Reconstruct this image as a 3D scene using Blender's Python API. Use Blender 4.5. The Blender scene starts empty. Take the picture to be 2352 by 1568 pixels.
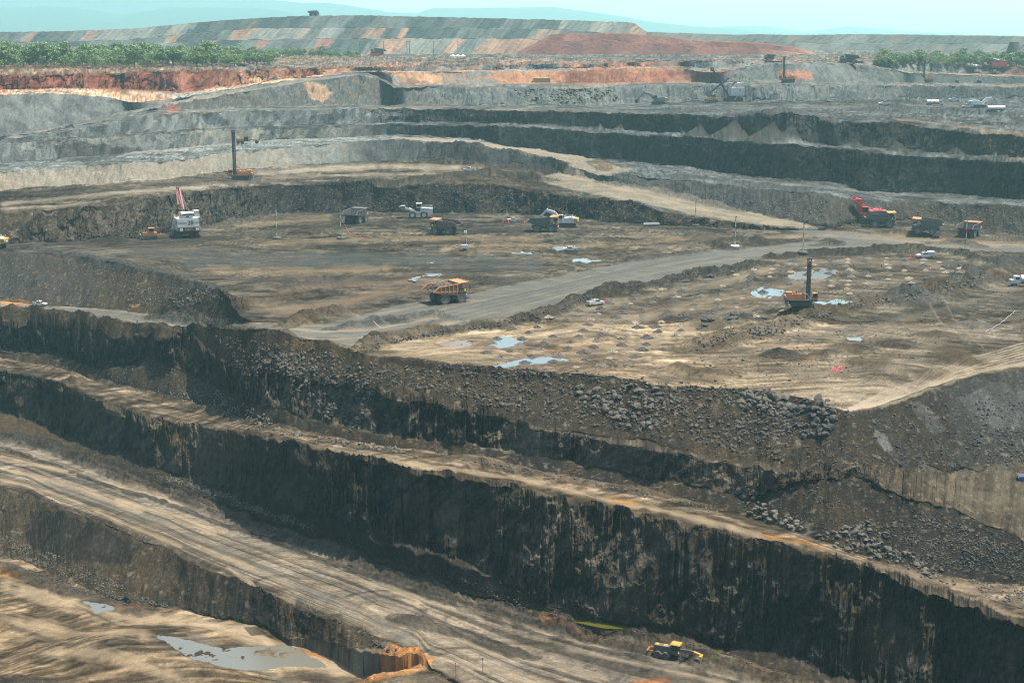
import bpy, bmesh, math, random, time
import numpy as np
from mathutils import Vector, Matrix
SC = bpy.context.scene; COL = SC.collection
t00 = time.time()
# ---------------------------------------------------------------- camera
F = 3300.; CU, CV = 1176., 784.
PT = math.atan(704/F); cp, sp = math.cos(PT), math.sin(PT)
CAMZ = 81.0
cd = bpy.data.cameras.new('camera'); cam = bpy.data.objects.new('camera', cd); COL.objects.link(cam)
cam.location = (0, 0, CAMZ); cam.rotation_euler = (math.pi/2-PT, 0, 0)
cd.sensor_width = 36; cd.lens = 36*F/2352; cd.clip_start = 1; cd.clip_end = 60000
SC.camera = cam
# ---------------------------------------------------------------- sky, sun, exposure
SUN = Vector((0.36, 0.05, 1.15)).normalized()
el = math.asin(SUN.z); az = math.atan2(SUN.x, SUN.y)
w = bpy.data.worlds.new('World'); SC.world = w; w.use_nodes = True
nt = w.node_tree; nt.nodes.clear()
bg = nt.nodes.new('ShaderNodeBackground'); sk = nt.nodes.new('ShaderNodeTexSky'); wo = nt.nodes.new('ShaderNodeOutputWorld')
sk.sky_type = 'NISHITA'; sk.sun_disc = False; sk.sun_elevation = el; sk.sun_rotation = az
sk.dust_density = 2.5; sk.air_density = 1.2; sk.ozone_density = 1.0
bg.inputs['Strength'].default_value = 0.105
nt.links.new(sk.outputs[0], bg.inputs[0]); nt.links.new(bg.outputs[0], wo.inputs[0])
sl = bpy.data.lights.new('sun', 'SUN'); sl.energy = 5.0; sl.angle = math.radians(0.5); sl.color = (1.0, 0.88, 0.70)
so = bpy.data.objects.new('sun', sl); COL.objects.link(so)
so.rotation_euler = SUN.to_track_quat('Z', 'Y').to_euler(); so.location = (300, 300, 600)
vs = SC.view_settings; vs.view_transform = 'Standard'; vs.look = 'None'; vs.gamma = 1; vs.exposure = 1.85
SC.cycles.use_denoising = True
SC.cycles.volume_bounces = 0; SC.cycles.max_bounces = 5; SC.cycles.diffuse_bounces = 2; SC.cycles.transparent_max_bounces = 4
HAZE_D, HAZE_C = 0.000095, (0.45, 0.85, 0.90, 1)
SC.cycles.filter_width = 1.1
# ---------------------------------------------------------------- breaklines of the pit: crest and toe lines, far slopes
A=[(-350,685),(0,706),(63,709),(175,727),(245,741),(315,751),(455,755),(490,762),(595,772),(700,786),(790,797),(834,814),(887,820),(1009,835),(1149,848),(1289,860),(1377,863),(1464,877),(1529,884),(1669,888),(1809,905),(1879,923),(1949,944),(2001,933),(2089,905),(2194,870),(2352,846),(2700,800)]
B=[(-350,725),(0,744),(77,748),(140,758),(189,756),(241,769),(300,772),(311,771),(444,774),(490,810),(542,848),(647,863),(700,876),(764,891),(862,898),(911,920),(1009,928),(1114,954),(1219,972),(1324,989),(1464,1010),(1529,1027),(1634,1051),(1739,1058),(1774,1075),(1850,1080),(1990,1060),(2100,1075),(2200,1080),(2352,1075),(2700,1060)]
C=[(-350,780),(0,805),(70,811),(140,818),(196,837),(248,849),(308,828),(350,820),(395,840),(483,880),(525,902),(595,930),(700,958),(764,982),(904,1000),(1044,1014),(1219,1049),(1289,1058),(1429,1083),(1569,1108),(1634,1122),(1725,1133),(1774,1125),(1850,1100),(1960,1085),(2040,1120),(2100,1148),(2200,1172),(2300,1215),(2352,1245),(2700,1400)]
D=[(-350,795),(0,821),(119,839),(224,874),(301,891),(385,912),(490,937),(595,972),(700,986),(805,1010),(900,1025),(1079,1049),(1202,1072),(1289,1093),(1377,1107),(1464,1121),(1529,1135),(1651,1160),(1725,1191),(1844,1223),(1966,1272),(2089,1300),(2229,1328),(2352,1345),(2700,1480)]
E=[(-350,825),(0,855),(105,874),(175,898),(245,923),(350,958),(420,975),(525,996),(630,1010),(764,1041),(869,1058),(939,1079),(1044,1104),(1184,1118),(1254,1135),(1324,1156),(1429,1170),(1499,1188),(1529,1196),(1634,1216),(1739,1244),(1879,1279),(1984,1307),(2089,1342),(2194,1384),(2352,1436),(2700,1560)]
Fl=[(-350,880),(0,947),(70,975),(140,1000),(297,1028),(367,1068),(455,1105),(525,1125),(640,1170),(764,1222),(869,1255),(939,1279),(1079,1318),(1149,1359),(1254,1383),(1359,1415),(1447,1438),(1569,1463),(1630,1478),(1725,1490),(1879,1540),(1931,1568),(2100,1640),(2352,1760),(2700,1920)]
G=[(-350,905),(0,998),(140,1040),(350,1118),(525,1181),(700,1244),(823,1282),(869,1303),(974,1338),(1079,1380),(1184,1415),(1289,1436),(1394,1464),(1499,1485),(1599,1499),(1704,1527),(1809,1559),(1931,1600),(2100,1670),(2352,1790),(2700,1950)]
H1=[(-350,1020),(0,1114),(70,1132),(140,1170),(245,1202),(385,1258),(490,1310),(595,1349),(700,1391),(823,1440),(869,1471),(922,1485),(960,1499),(985,1530),(1200,1640),(2352,2100),(2700,2250)]
H2=[(-350,1160),(0,1272),(70,1293),(140,1328),(245,1370),(315,1391),(420,1398),(525,1422),(595,1436),(665,1464),(735,1471),(823,1499),(900,1512),(950,1515),(985,1536),(1200,1646),(2352,2106),(2700,2256)]
Z0=[(-350,1900),(985,1900),(1200,2000),(2352,2300),(2700,2450)]
# up
A1=[(-350,670),(0,690),(105,700),(280,714),(350,722),(430,735),(530,740),(834,742),(2700,742)]
A2=[(-350,560),(0,573),(70,580),(175,592),(280,611),(367,629),(437,650),(504,672),(560,734),(834,737),(2700,737)]
P0=[(-350,585),(0,562),(105,557),(315,546),(455,520),(525,504),(630,490),(823,486),(1149,490),(1219,493),(1342,504),(1464,514),(1587,518),(1700,525),(1850,528),(1900,528),(1949,517),(2054,508),(2150,508),(2264,525),(2352,540),(2700,560)]
P1=[(-350,500),(0,486),(175,476),(350,448),(525,430),(665,423),(764,425),(887,427),(974,420),(1114,420),(1202,436),(1324,451),(1464,461),(1517,482),(1587,496),(1690,510),(1844,524),(1900,526),(1949,515),(2054,506),(2150,506),(2264,523),(2352,538),(2700,558)]
P2=[(-350,445),(0,434),(175,423),(350,413),(455,402),(560,388),(700,375),(823,371),(904,366),(1009,367),(1114,378),(1202,385),(1282,395),(1366,413),(1429,427),(1499,438),(1529,446),(1704,484),(1844,514),(1900,522),(1949,513),(2054,504),(2150,504),(2264,521),(2352,536),(2700,556)]
P3=[(-350,405),(0,395),(140,385),(280,378),(420,367),(525,353),(630,343),(735,332),(823,325),(922,319),(1009,326),(1149,346),(1254,362),(1289,374),(1330,388),(1377,405),(1482,410),(1587,417),(1704,430),(1879,447),(1984,459),(2100,462),(2352,474),(2700,485)]
P4=[(-350,385),(0,374),(140,364),(350,346),(525,329),(700,318),(823,314),(887,308),(974,311),(1079,318),(1149,332),(1254,346),(1359,364),(1464,371),(1587,383),(1634,393),(1774,409),(1914,420),(1984,438),(2054,441),(2194,444),(2352,458),(2700,468)]
P5=[(-350,345),(0,330),(175,322),(350,309),(525,298),(700,295),(823,290),(894,284),(1009,287),(1149,290),(1289,297),(1464,308),(1587,315),(1704,325),(1879,336),(2054,353),(2229,364),(2352,371),(2700,385)]
P6=[(-350,341),(0,326),(175,315),(350,303),(525,290),(700,288),(823,284),(939,280),(1079,281),(1184,284),(1324,290),(1464,301),(1587,308),(1704,316),(1879,329),(2054,343),(2229,353),(2352,362),(2700,375)]
P7=[(-350,336),(0,322),(175,300),(280,278),(350,265),(525,255),(823,250),(939,249),(1079,249),(1219,255),(1394,259),(1587,262),(1669,268),(1844,267),(1914,278),(2054,281),(2194,300),(2299,308),(2352,314),(2700,325)]
P8=[(-350,333),(0,319),(175,294),(280,271),(350,256),(525,248),(764,241),(974,241),(1149,241),(1359,241),(1464,238),(1529,234),(1704,231),(2054,227),(2352,224),(2700,222)]
P9=[(-350,330),(0,316),(175,289),(280,265),(350,251),(420,238),(560,210),(700,189),(823,172),(870,180),(904,203),(1009,197),(1149,203),(1289,206),(1429,200),(1529,196),(1774,196),(2054,196),(2229,199),(2352,199),(2700,199)]
P10=[(-350,322),(0,308),(175,281),(280,257),(420,229),(560,202),(700,182),(823,167),(870,174),(904,196),(1044,191),(1359,190),(1600,190),(2352,191),(2700,191)]
P11=[(-350,222),(0,217),(140,214),(245,222),(300,236),(420,225),(560,199),(700,180),(823,165),(929,168),(1114,165),(1307,163),(1464,158),(1569,158),(1600,165),(1644,168),(1774,146),(1966,148),(2030,158),(2089,168),(2352,178),(2700,180)]
P12=[(-350,208),(0,206),(140,203),(245,204),(420,212),(560,194),(700,176),(823,162),(929,163),(1114,160),(1307,158),(1464,153),(1569,153),(1644,160),(1774,143),(1966,145),(2089,163),(2352,173),(2700,175)]
P13=[(-350,173),(0,171),(175,168),(350,163),(525,159),(700,157),(823,154),(929,155),(1114,149),(1307,147),(1464,143),(1569,140),(1700,139),(2019,143),(2352,152),(2700,155)]
P14=[(-350,120),(2700,120)]
UP=[('A1',A1,0.02),('A2',A2,.45),('P0',P0,0),('P1',P1,1.3),('P2',P2,0.03),('P3',P3,.8),('P4',P4,.02),('P5',P5,1.8),('P6',P6,.02),('P7',P7,1.6),('P8',P8,.01),('P9',P9,.7),('P10',P10,.02),('P11',P11,.6),('P12',P12,0.05),('P13',P13,1.),('P14',P14,.01)]
DN=[('B',B,.65),('C',C,2.5),('D',D,.7),('E',E,.01),('F',Fl,3.),('G',G,.35),('H1',H1,0.),('H2',H2,.8),('Z0',Z0,0.)]
ALB = .31                                # the exposure is set for dark coal; every earth colour is scaled to its real reflectance
def kn(u, L): return np.interp(u, [p[0] for p in L], [p[1] for p in L])
def T(v): return (F*sp+(v-CV)*cp)/(F*cp-(v-CV)*sp)
RT = [np.random.RandomState(100+i).rand(512, 512).astype(np.float32) for i in range(6)]
def vn(x, y, s=0):                       # value noise 0..1
    R = RT[s % 6]; off = s*37.17
    x = np.asarray(x, np.float32)+off; y = np.asarray(y, np.float32)+off*1.7
    xi = np.floor(x); yi = np.floor(y); fx = x-xi; fy = y-yi
    xi = xi.astype(np.int32) & 511; yi = yi.astype(np.int32) & 511
    x1 = (xi+1) & 511; y1 = (yi+1) & 511
    fx = fx*fx*(3-2*fx); fy = fy*fy*(3-2*fy)
    a = R[xi, yi]; b = R[x1, yi]; c = R[xi, y1]; d = R[x1, y1]
    return a+(b-a)*fx+(c-a)*fy+(a-b-c+d)*fx*fy
def fbm(x, y, o=4, s=0, g=.5):           # about -1..1
    t = 0; n = 0; k = 1.
    for i in range(o):
        t = t+k*(vn(x, y, s+i)*2-1); n += k; k *= g
        x, y = x*1.97+y*.31, y*1.97-x*.31
    return t/n*1.4
def cell(x, y, s=0):                     # blocky fractured rock: one value per tilted block
    R = RT[s % 6]; wx = .55*(vn(x*.7, y*.7, s+1)-.5)*2; wy = .55*(vn(x*.7+9, y*.7, s+2)-.5)*2
    xx = x+wx+.35*y; yy = y+wy; xi = np.floor(xx).astype(np.int32); off = R[xi & 511, 7]; yi = np.floor(yy+off).astype(np.int32)
    v = R[xi & 511, yi & 511]; return (v-.5)*2+.55*((xx-xi)-.5)*(R[yi & 511, xi & 511]-.35)*2
def ridge(x, y, o=3, s=0):
    t = 0; k = 1.; n = 0
    for i in range(o):
        t = t+k*(1-np.abs(vn(x, y, s+i)*2-1)); n += k; k *= .5; x = x*2.1; y = y*2.1
    return t/n
def sstep(a, b, x):
    t = np.clip((x-a)/(b-a), 0, 1); return t*t*(3-2*t)
NC = 1500
UC = np.linspace(-300, 2650, NC)                         # azimuth columns
AC = (UC-CU)/(F*cp-(740-CV)*sp)
def smooth(a, n):
    k = np.hanning(n+2)[1:-1]; k /= k.sum()
    return np.convolve(np.pad(a, n//2, mode='edge'), k, 'valid')[:len(a)]
def vline(L, wob=0, seed=0):
    v = np.full(NC, 700.)
    for _ in range(14):
        u = CU+AC*(F*cp-(v-CV)*sp); v = kn(u, L)
    v = smooth(v, 7)
    if wob: v = v+wob*smooth(fbm(UC/55., UC*0+seed*9.7, 4, seed, .5)*np.clip((v-60)/500., .3, 1.), 5)
    return v
def kof(k):
    return np.full(NC, k, float) if not isinstance(k, list) else kn(UC, k)
# march: integrate elevation along each column from the main pit floor (81 m below the camera)
nodes = {}
v = vline(A2, 1.5, 1); H = np.full(NC, 81.); Y = H/T(v); nodes['A2'] = (Y, H, v)
y, h, pv = Y, H, v
for n, L, k, wob in [('A1', A1, [(0, .45), (520, .45), (600, 0.)], 1), ('A', A, 0., 3), ('B', B, .65, 4), ('C', C, [(0, 2.2), (500, 2.0), (1774, 1.9), (1850, .9), (1990, .65), (2090, .02), (2700, .02)], 3),
                ('D', D, .7, 2), ('E', E, .01, 4), ('F', Fl, [(0, 2.4), (1300, 2.5), (1650, 3.3), (2352, 3.0)], 4), ('G', G, .35, 1.), ('H1', H1, 0., 3), ('H2', H2, [(0, .35), (400, .55), (600, 1.), (2700, 1.)], 3), ('Z0', Z0, 0., 0)]:
    v = np.maximum(vline(L, wob, len(nodes)), pv+.4); k = kof(k)
    y = (h+k*y)/(T(v)+k); h = smooth(T(v)*y, {'H1': 251, 'H2': 451, 'E': 121, 'Z0': 301}.get(n, 71)); h = h*.2+125*.8*sstep(2700, 1900, UC)+h*.8*(1-sstep(2700, 1900, UC)) if n == 'G' else h
    if n == 'H2': w_ = sstep(740, 930, kn(v*0+UC, [(0, 0), (2700, 2700)])); h = h*(1-w_)+(nodes['H1'][1]+.4)*w_
    y = h/T(v); nodes[n] = (y, h, v); pv = v
y, h, pv = Y, H, nodes['A2'][2]
for n, L, k, wob in [('P0', P0, 0., 2), ('P1', P1, [(0, .75), (600, 1.0), (1000, 1.7), (1500, 1.2)], 4), ('P2', P2, .03, 1.5), ('P3', P3, .75, 2), ('P4', P4, .02, 1),
                ('P5', P5, [(0, .9), (850, 1.1), (950, 2.6), (2700, 2.6)], 2.5), ('P6', P6, .02, 1.5), ('P7', P7, [(0, .8), (850, .9), (950, 2.2), (2700, 2.2)], 2), ('P8', P8, .01, 1),
                ('P9', P9, [(0, .7), (850, .6), (1500, .7), (1700, .9)], 1.5), ('P10', P10, .02, .5), ('P11', P11, .6, 1), ('P12', P12, .05, .7),
                ('P13', P13, [(0, 1.6), (800, 1.4), (1000, .7), (2700, .7)], 1.)]:
    v = np.minimum(vline(L, wob, len(nodes)), pv-.35); k = kof(k)
    y = (h+k*y)/(T(v)+k); h = smooth(T(v)*y, {'H1': 251, 'H2': 451, 'E': 121, 'Z0': 301}.get(n, 71)); h = h*.2+125*.8*sstep(2700, 1900, UC)+h*.8*(1-sstep(2700, 1900, UC)) if n == 'G' else h
    if n == 'H2': w_ = sstep(740, 930, kn(v*0+UC, [(0, 0), (2700, 2700)])); h = h*(1-w_)+(nodes['H1'][1]+.4)*w_
    y = h/T(v); nodes[n] = (y, h, v); pv = v
y14 = y+120; nodes['P14'] = (y14, smooth(h*.3+18*.7, 61), None)
nodes['Q1'] = (np.full(NC, 2400.), np.full(NC, 18.), None); nodes['Q2'] = (np.full(NC, 14000.), np.full(NC, 19.), None)
ORD = ['Z0', 'H2', 'H1', 'G', 'F', 'E', 'D', 'C', 'B', 'A', 'A1', 'A2', 'P0', 'P1', 'P2', 'P3', 'P4', 'P5', 'P6', 'P7', 'P8', 'P9', 'P10', 'P11', 'P12', 'P13', 'P14', 'Q1', 'Q2']
# segment: object, cliff push (m), ribs (m), bumps (m), rubble speckle, colours along u
BL=(.026,.027,.029); BK=(.040,.037,.034); BR=(.080,.063,.043); TN=(.27,.205,.13); TD=(.082,.068,.050); GY=(.105,.122,.128); LG=(.205,.230,.228); PG=(.30,.295,.255); CR=(.50,.42,.31)
RD=(.24,.085,.062); OR=(.46,.26,.165); DG=(.070,.074,.074)
SEG = [ # lower node, obj, push, rib, bump, speck, [(u,c1,c2)]
 ('Z0','ground',0,0,.25,.1,[(0,TN,TD)]), ('H2','scree_slope',1.8,1.6,.7,.9,[(0,BK,BR)]), ('H1','haul_road',0,0,.05,.0,[(0,(.15,.135,.115),(.20,.17,.13))]),
 ('G','scree_slope',.5,.3,.35,.6,[(0,BK,BR)]), ('F','rock_face',4.2,2.3,.8,.5,[(0,(.15,.125,.092),BL),(1250,(.15,.128,.098),BL),(1650,(.085,.078,.066),BL),(2352,(.06,.057,.052),BL)]), ('E','ground',0,0,.22,.3,[(0,(.21,.165,.12),TD)]),
 ('D','scree_slope',.3,.1,.45,1.,[(0,BK,BR)]), ('C','rock_face',3.0,2.1,.9,.9,[(0,BL,BL),(420,BK,BL),(560,(.15,.13,.10),BL),(1780,(.13,.11,.085),BK),(1880,BR,BK),(2352,(.095,.083,.064),BK)]), ('B','scree_slope',.4,.3,.6,1.,[(0,BR,BK),(900,BK,BR),(1700,BR,BK),(2352,BK,DG)]),
 ('A','ground',0,0,.16,.1,[(0,GY,TD),(800,(.31,.25,.17),(.14,.115,.085)),(1500,(.33,.265,.18),(.16,.13,.095)),(2000,(.2,.17,.13),TD),(2352,(.16,.14,.115),TD)]), ('A1','scree_slope',.8,.2,.5,.9,[(0,DG,BR),(560,BR,TD)]),
 ('A2','ground',0,0,.12,.05,[(0,(.06,.06,.056),(.10,.088,.068)),(900,(.13,.11,.082),(.06,.058,.052)),(1500,(.13,.113,.088),(.06,.057,.05)),(2352,(.11,.098,.078),(.06,.055,.048))]),
 ('P0','rock_face',2.0,1.,.7,1.,[(0,BR,BK),(400,(.09,.08,.068),BK),(700,BK,BL),(1500,BK,BR)]), ('P1','ground',0,0,.35,.3,[(0,TD,BK),(600,(.20,.18,.15),TD),(1200,BR,BK),(1500,GY,TD)]),
 ('P2','scree_slope',1.0,.4,1.0,.5,[(0,PG,(.33,.29,.225)),(500,(.34,.30,.235),PG),(780,PG,LG),(860,GY,DG),(1100,DG,GY),(2352,DG,BR)]), ('P3','ground',0,0,.35,.3,[(0,LG,GY),(850,GY,LG),(1400,DG,GY),(2352,DG,GY)]),
 ('P4','rock_face',1.5,.8,1.1,.5,[(0,GY,LG),(700,PG,GY),(880,GY,DG),(1000,BL,BL),(2352,BL,BL)]), ('P5','ground',0,0,.4,.3,[(0,GY,DG),(1000,GY,DG)]),
 ('P6','rock_face',2.0,.8,1.2,.5,[(0,LG,GY),(850,LG,GY),(960,DG,BL),(1100,BL,BL),(2352,BL,BK)]), ('P7','ground',0,0,.3,.3,[(0,LG,GY),(900,(.2,.18,.15),GY),(1500,GY,DG),(2352,GY,DG)]),
 ('P8','scree_slope',2.,.6,1.6,.8,[(0,GY,LG),(900,(.15,.14,.12),GY),(1100,GY,LG),(1400,LG,GY),(1600,GY,LG),(2352,DG,GY)]), ('P9','haul_road',0,0,.1,.1,[(0,(.25,.24,.22),GY),(900,(.25,.22,.18),GY)]),
 ('P10','scree_slope',.8,.4,1.,.5,[(0,LG,GY),(830,LG,GY),(930,OR,LG),(1100,LG,OR),(1300,RD,OR),(1520,OR,RD),(1620,LG,GY),(1900,GY,LG),(2352,GY,DG)]), ('P11','ground',0,0,.3,.2,[(0,CR,OR),(250,CR,OR),(420,LG,CR),(560,CR,OR),(830,OR,LG),(2352,(.3,.24,.18),GY)]),
 ('P12','rock_face',1.4,1.,.8,.3,[(0,RD,(.19,.07,.055)),(820,RD,OR),(950,LG,GY),(1250,OR,GY),(1500,(.36,.17,.12),GY),(1650,GY,LG),(2100,GY,LG),(2352,(.24,.13,.11),GY)]),
 ('P13','ground',0,0,1.1,.3,[(0,(.25,.19,.13),(.22,.10,.075)),(700,(.26,.2,.15),GY),(900,GY,(.3,.17,.12)),(1500,GY,(.3,.2,.15)),(2352,(.2,.17,.14),(.2,.1,.08))]), ('P14','ground',0,0,.9,.4,[(0,(.12,.14,.07),(.2,.17,.12)),(700,(.15,.15,.12),(.24,.17,.12)),(1200,GY,(.19,.17,.14))]), ('Q1','ground',0,0,.5,0,[(0,(.10,.12,.07),(.14,.14,.10))]) ]
def colmix(u, L):
    us = [q[0] for q in L]
    c1 = np.stack([np.interp(u, us, [q[1][k] for q in L]) for k in range(3)], -1)
    c2 = np.stack([np.interp(u, us, [q[2][k] for q in L]) for k in range(3)], -1)
    return c1, c2
rows = []                                # (segment index, t)
NR = []
for i, s in enumerate(SEG):
    (y0, h0, _), (y1, h1, _) = nodes[ORD[i]], nodes[ORD[i+1]]
    vis = (UC > -60) & (UC < 2412)
    pv = lambda y_, h_: F*h_/y_
    dv = np.percentile(np.abs(pv(y1, h1)-pv(y0, h0))[vis], 88)*.4355
    hid = np.percentile(np.abs(h1-h0)/y0*F, 80)*.4355*.6
    n = int(max(3, dv*1.12, hid)); 
    if s[0] == 'Z0': n = 360
    NR.append(n)
ROW_SEG = np.concatenate([np.full(n, i) for i, n in enumerate(NR)]+[[len(SEG)-1]])
NRW = len(ROW_SEG)
print('GRID', NC, NRW, NR)
GY_ = np.zeros((NRW, NC), np.float32); GH = np.zeros((NRW, NC), np.float32); GP = np.zeros((NRW, NC), np.float32)
par = np.zeros((NRW, 4), np.float32); C1 = np.zeros((NRW, NC, 3), np.float32); C2 = np.zeros((NRW, NC, 3), np.float32)
r = 0
pl = np.cumsum(np.r_[0, np.hypot(np.diff(AC*nodes['A'][0]), np.diff(nodes['A'][0]))])
for i, s in enumerate(SEG):
    (y0, h0, _), (y1, h1, _) = nodes[ORD[i]], nodes[ORD[i+1]]
    n = NR[i]; m = n+(1 if i == len(SEG)-1 else 0)
    t = (np.arange(m)/n)[:, None]
    if s[0] in ('Z0', 'P14', 'Q1', 'H1', 'A', 'A2', 'P1', 'E'):       # even spacing on the picture for long flats
        iy = 1/y0*(1-t)+1/y1*t; yy = 1/iy; tt = (yy-y0)/(y1-y0+1e-9)
    else: tt = t; yy = y0+(y1-y0)*tt
    if s[3] or s[2]:                     # rounded, uneven profile on faces
        tt2 = tt
    GY_[r:r+m] = yy; GH[r:r+m] = h0+(h1-h0)*tt
    ysm = smooth(y0, 91); arc = np.cumsum(np.r_[0, np.hypot(np.diff(AC*ysm), np.diff(ysm)*.8)])
    GP[r:r+m] = arc[None, :]+i*311.
    par[r:r+m] = s[2:6]
    c1, c2 = colmix(UC, s[6]); C1[r:r+m] = c1; C2[r:r+m] = c2
    r += m
kk = np.array([1, 2, 3, 2, 1.])/9
for j in range(3):
    par[:, j] = np.convolve(np.pad(par[:, j], 2, mode='edge'), kk, 'valid')
X0 = AC[None, :]*GY_; Z0_ = CAMZ-GH
def project(x, y, z):
    dz = z-CAMZ; dep = y*cp-dz*sp; return CU+F*x/dep, CV+F*(-(dz*cp)-y*sp)/dep
U0, V0 = project(X0, GY_, Z0_)
# ---- find the surface point under a pixel of the photograph (used once, to give things their place on the ground)
def surf(u, v, arrY=None, arrZ=None):
    aY = GY_ if arrY is None else arrY; aZ = Z0_ if arrZ is None else arrZ
    a = (u-CU)/(F*cp-(v-CV)*sp); j = int(np.clip(np.searchsorted(AC, a), 1, NC-1))
    f = (a-AC[j-1])/(AC[j]-AC[j-1])
    yc = aY[:, j-1]*(1-f)+aY[:, j]*f; zc = aZ[:, j-1]*(1-f)+aZ[:, j]*f
    _, vv = project(a*yc, yc, zc)
    k = np.nonzero((vv[:-1] >= v) & (vv[1:] < v))[0]
    if len(k) == 0: k = [int(np.argmin(np.abs(vv)))]
    k = k[0]; k2 = min(k+1, NRW-1); g = (vv[k]-v)/(vv[k]-vv[k2]+1e-9)
    yy = yc[k]*(1-g)+yc[k2]*g; zz = zc[k]*(1-g)+zc[k2]*g
    return Vector((a*yy, yy, zz))
def pdist(x, y, P, closed=False):
    """distance, arc length along, signed side of the polyline P in plan"""
    best = np.full(x.shape, 1e9, np.float32); al = np.zeros(x.shape, np.float32); sd = np.zeros(x.shape, np.float32); s0 = 0.
    for (x0, y0), (x1, y1) in zip(P[:-1], P[1:]):
        dx, dy = x1-x0, y1-y0; l = math.hypot(dx, dy)+1e-9
        t = np.clip(((x-x0)*dx+(y-y0)*dy)/l/l, 0, 1)
        d = np.hypot(x-x0-t*dx, y-y0-t*dy); m = d < best
        best = np.where(m, d, best); al = np.where(m, s0+t*l, al); sd = np.where(m, np.sign((x-x0)*dy-(y-y0)*dx), sd); s0 += l
    return best, al, sd
# ---- displacement
sc_ = np.clip(np.array([np.median(nodes[ORD[i]][0]) for i in range(len(SEG))])[ROW_SEG]/420., .8, 2.2)[:, None].astype(np.float32)
X = X0; 
p0, p1, p2 = par[:, 0:1], par[:, 1:2], par[:, 2:3]
scree_ = np.array([s_[1] == 'scree_slope' for s_ in SEG])[ROW_SEG][:, None]
soft_ = 1-np.isin(ROW_SEG, [k for k in range(len(SEG)) if SEG[k][0] in ('P2', 'P4', 'P6', 'P8', 'P10')])[:, None]*(1-kn(UC, [(0, .3), (850, .35), (960, 1.)]))[None, :]
p0 = p0*soft_; p1 = p1*soft_*np.where(scree_, .25, 1.); p2 = p2*np.where(scree_, 1.35, 1.)
rmask = .3+.9*sstep(-.15, .35, fbm(GP/21.+3, GH/13., 2, 5)); big = fbm(GP/26., GH/40., 3, 1); mid = ridge((GP+GH*.3)/8., GH/11., 3, 7)-.6; fine = fbm((GP+GH*.35)/2.6/sc_, GH/4.5/sc_, 4, 11, .6)
push = p0*(big*1.6+mid*1.7)
blk = cell(GP/3.4/sc_, GH/5.2/sc_, 1)*.75+cell(GP/1.25/sc_, GH/2.1/sc_, 3)*.45+cell(GP/.7/sc_, GH/1.5/sc_, 4)*.3
rib = p1*rmask*(blk*1.45+fine*.55+(ridge(GP/1.9/sc_+GH*.2/sc_, GH/3.2/sc_, 3, 19)-.55)*.9)*sc_
GYd = GY_-push-rib
GYd = np.maximum.accumulate(GYd, 0)*.6+GYd*.4
X = AC[None, :]*GYd
bump = p2*(fbm(X/7., GYd/7., 3, 23)*.9+fbm(X/1.6, GYd/1.6+GH/1.6, 3, 29)*.42)
Z = Z0_+bump
# rough rubble ground right of the blast bench and other uneven floors
def inpoly(u, v, P):
    c = np.zeros(u.shape, bool); n = len(P)
    for i in range(n):
        (x0, y0), (x1, y1) = P[i], P[(i+1) % n]
        if y0 == y1: continue
        c ^= ((v < y0) != (v < y1)) & (u < (x1-x0)*(v-y0)/(y1-y0)+x0)
    return c
def softpoly(P, warp=4., soft=.5, sc=14.):
    us = [p[0] for p in P]; vs_ = [p[1] for p in P]
    m = (U0 > min(us)-25) & (U0 < max(us)+25) & (V0 > min(vs_)-25) & (V0 < max(vs_)+25)
    out = np.zeros(U0.shape, np.float32)
    u = U0[m]; v = V0[m]; x = X0[m]; y = GY_[m]
    u = u+warp*2.2*fbm(x/sc, y/sc/1.5, 3, 31); v = v+warp*fbm(x/sc+9, y/sc/1.5, 3, 37)
    o = np.zeros(u.shape)
    for du, dv in ((0, 0), (2.5*soft, 0), (-2.5*soft, 0), (0, 1.5*soft), (0, -1.5*soft)): o += inpoly(u+du, v+dv, P)
    out[m] = o/5; return out
# crumbled shoulder where a floor breaks off into a face
crumb = np.zeros(X.shape, np.float32)
for i, s in enumerate(SEG):
    if s[2] == 0 and i > 0 and SEG[i-1][1] == 'rock_face' or ORD[i] in ('H1',):
        rr_ = ROW_SEG == i; dd = GY_[rr_]-nodes[ORD[i]][0][None, :]; e_ = np.exp(-(dd/2.6)**2)*np.clip(1+.7*fbm(X[rr_]/4., GYd[rr_]/4., 2, 33), 0, 2); Z[rr_] -= 1.1*e_; crumb[rr_] = np.clip(e_*1.5, 0, 1)
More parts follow.
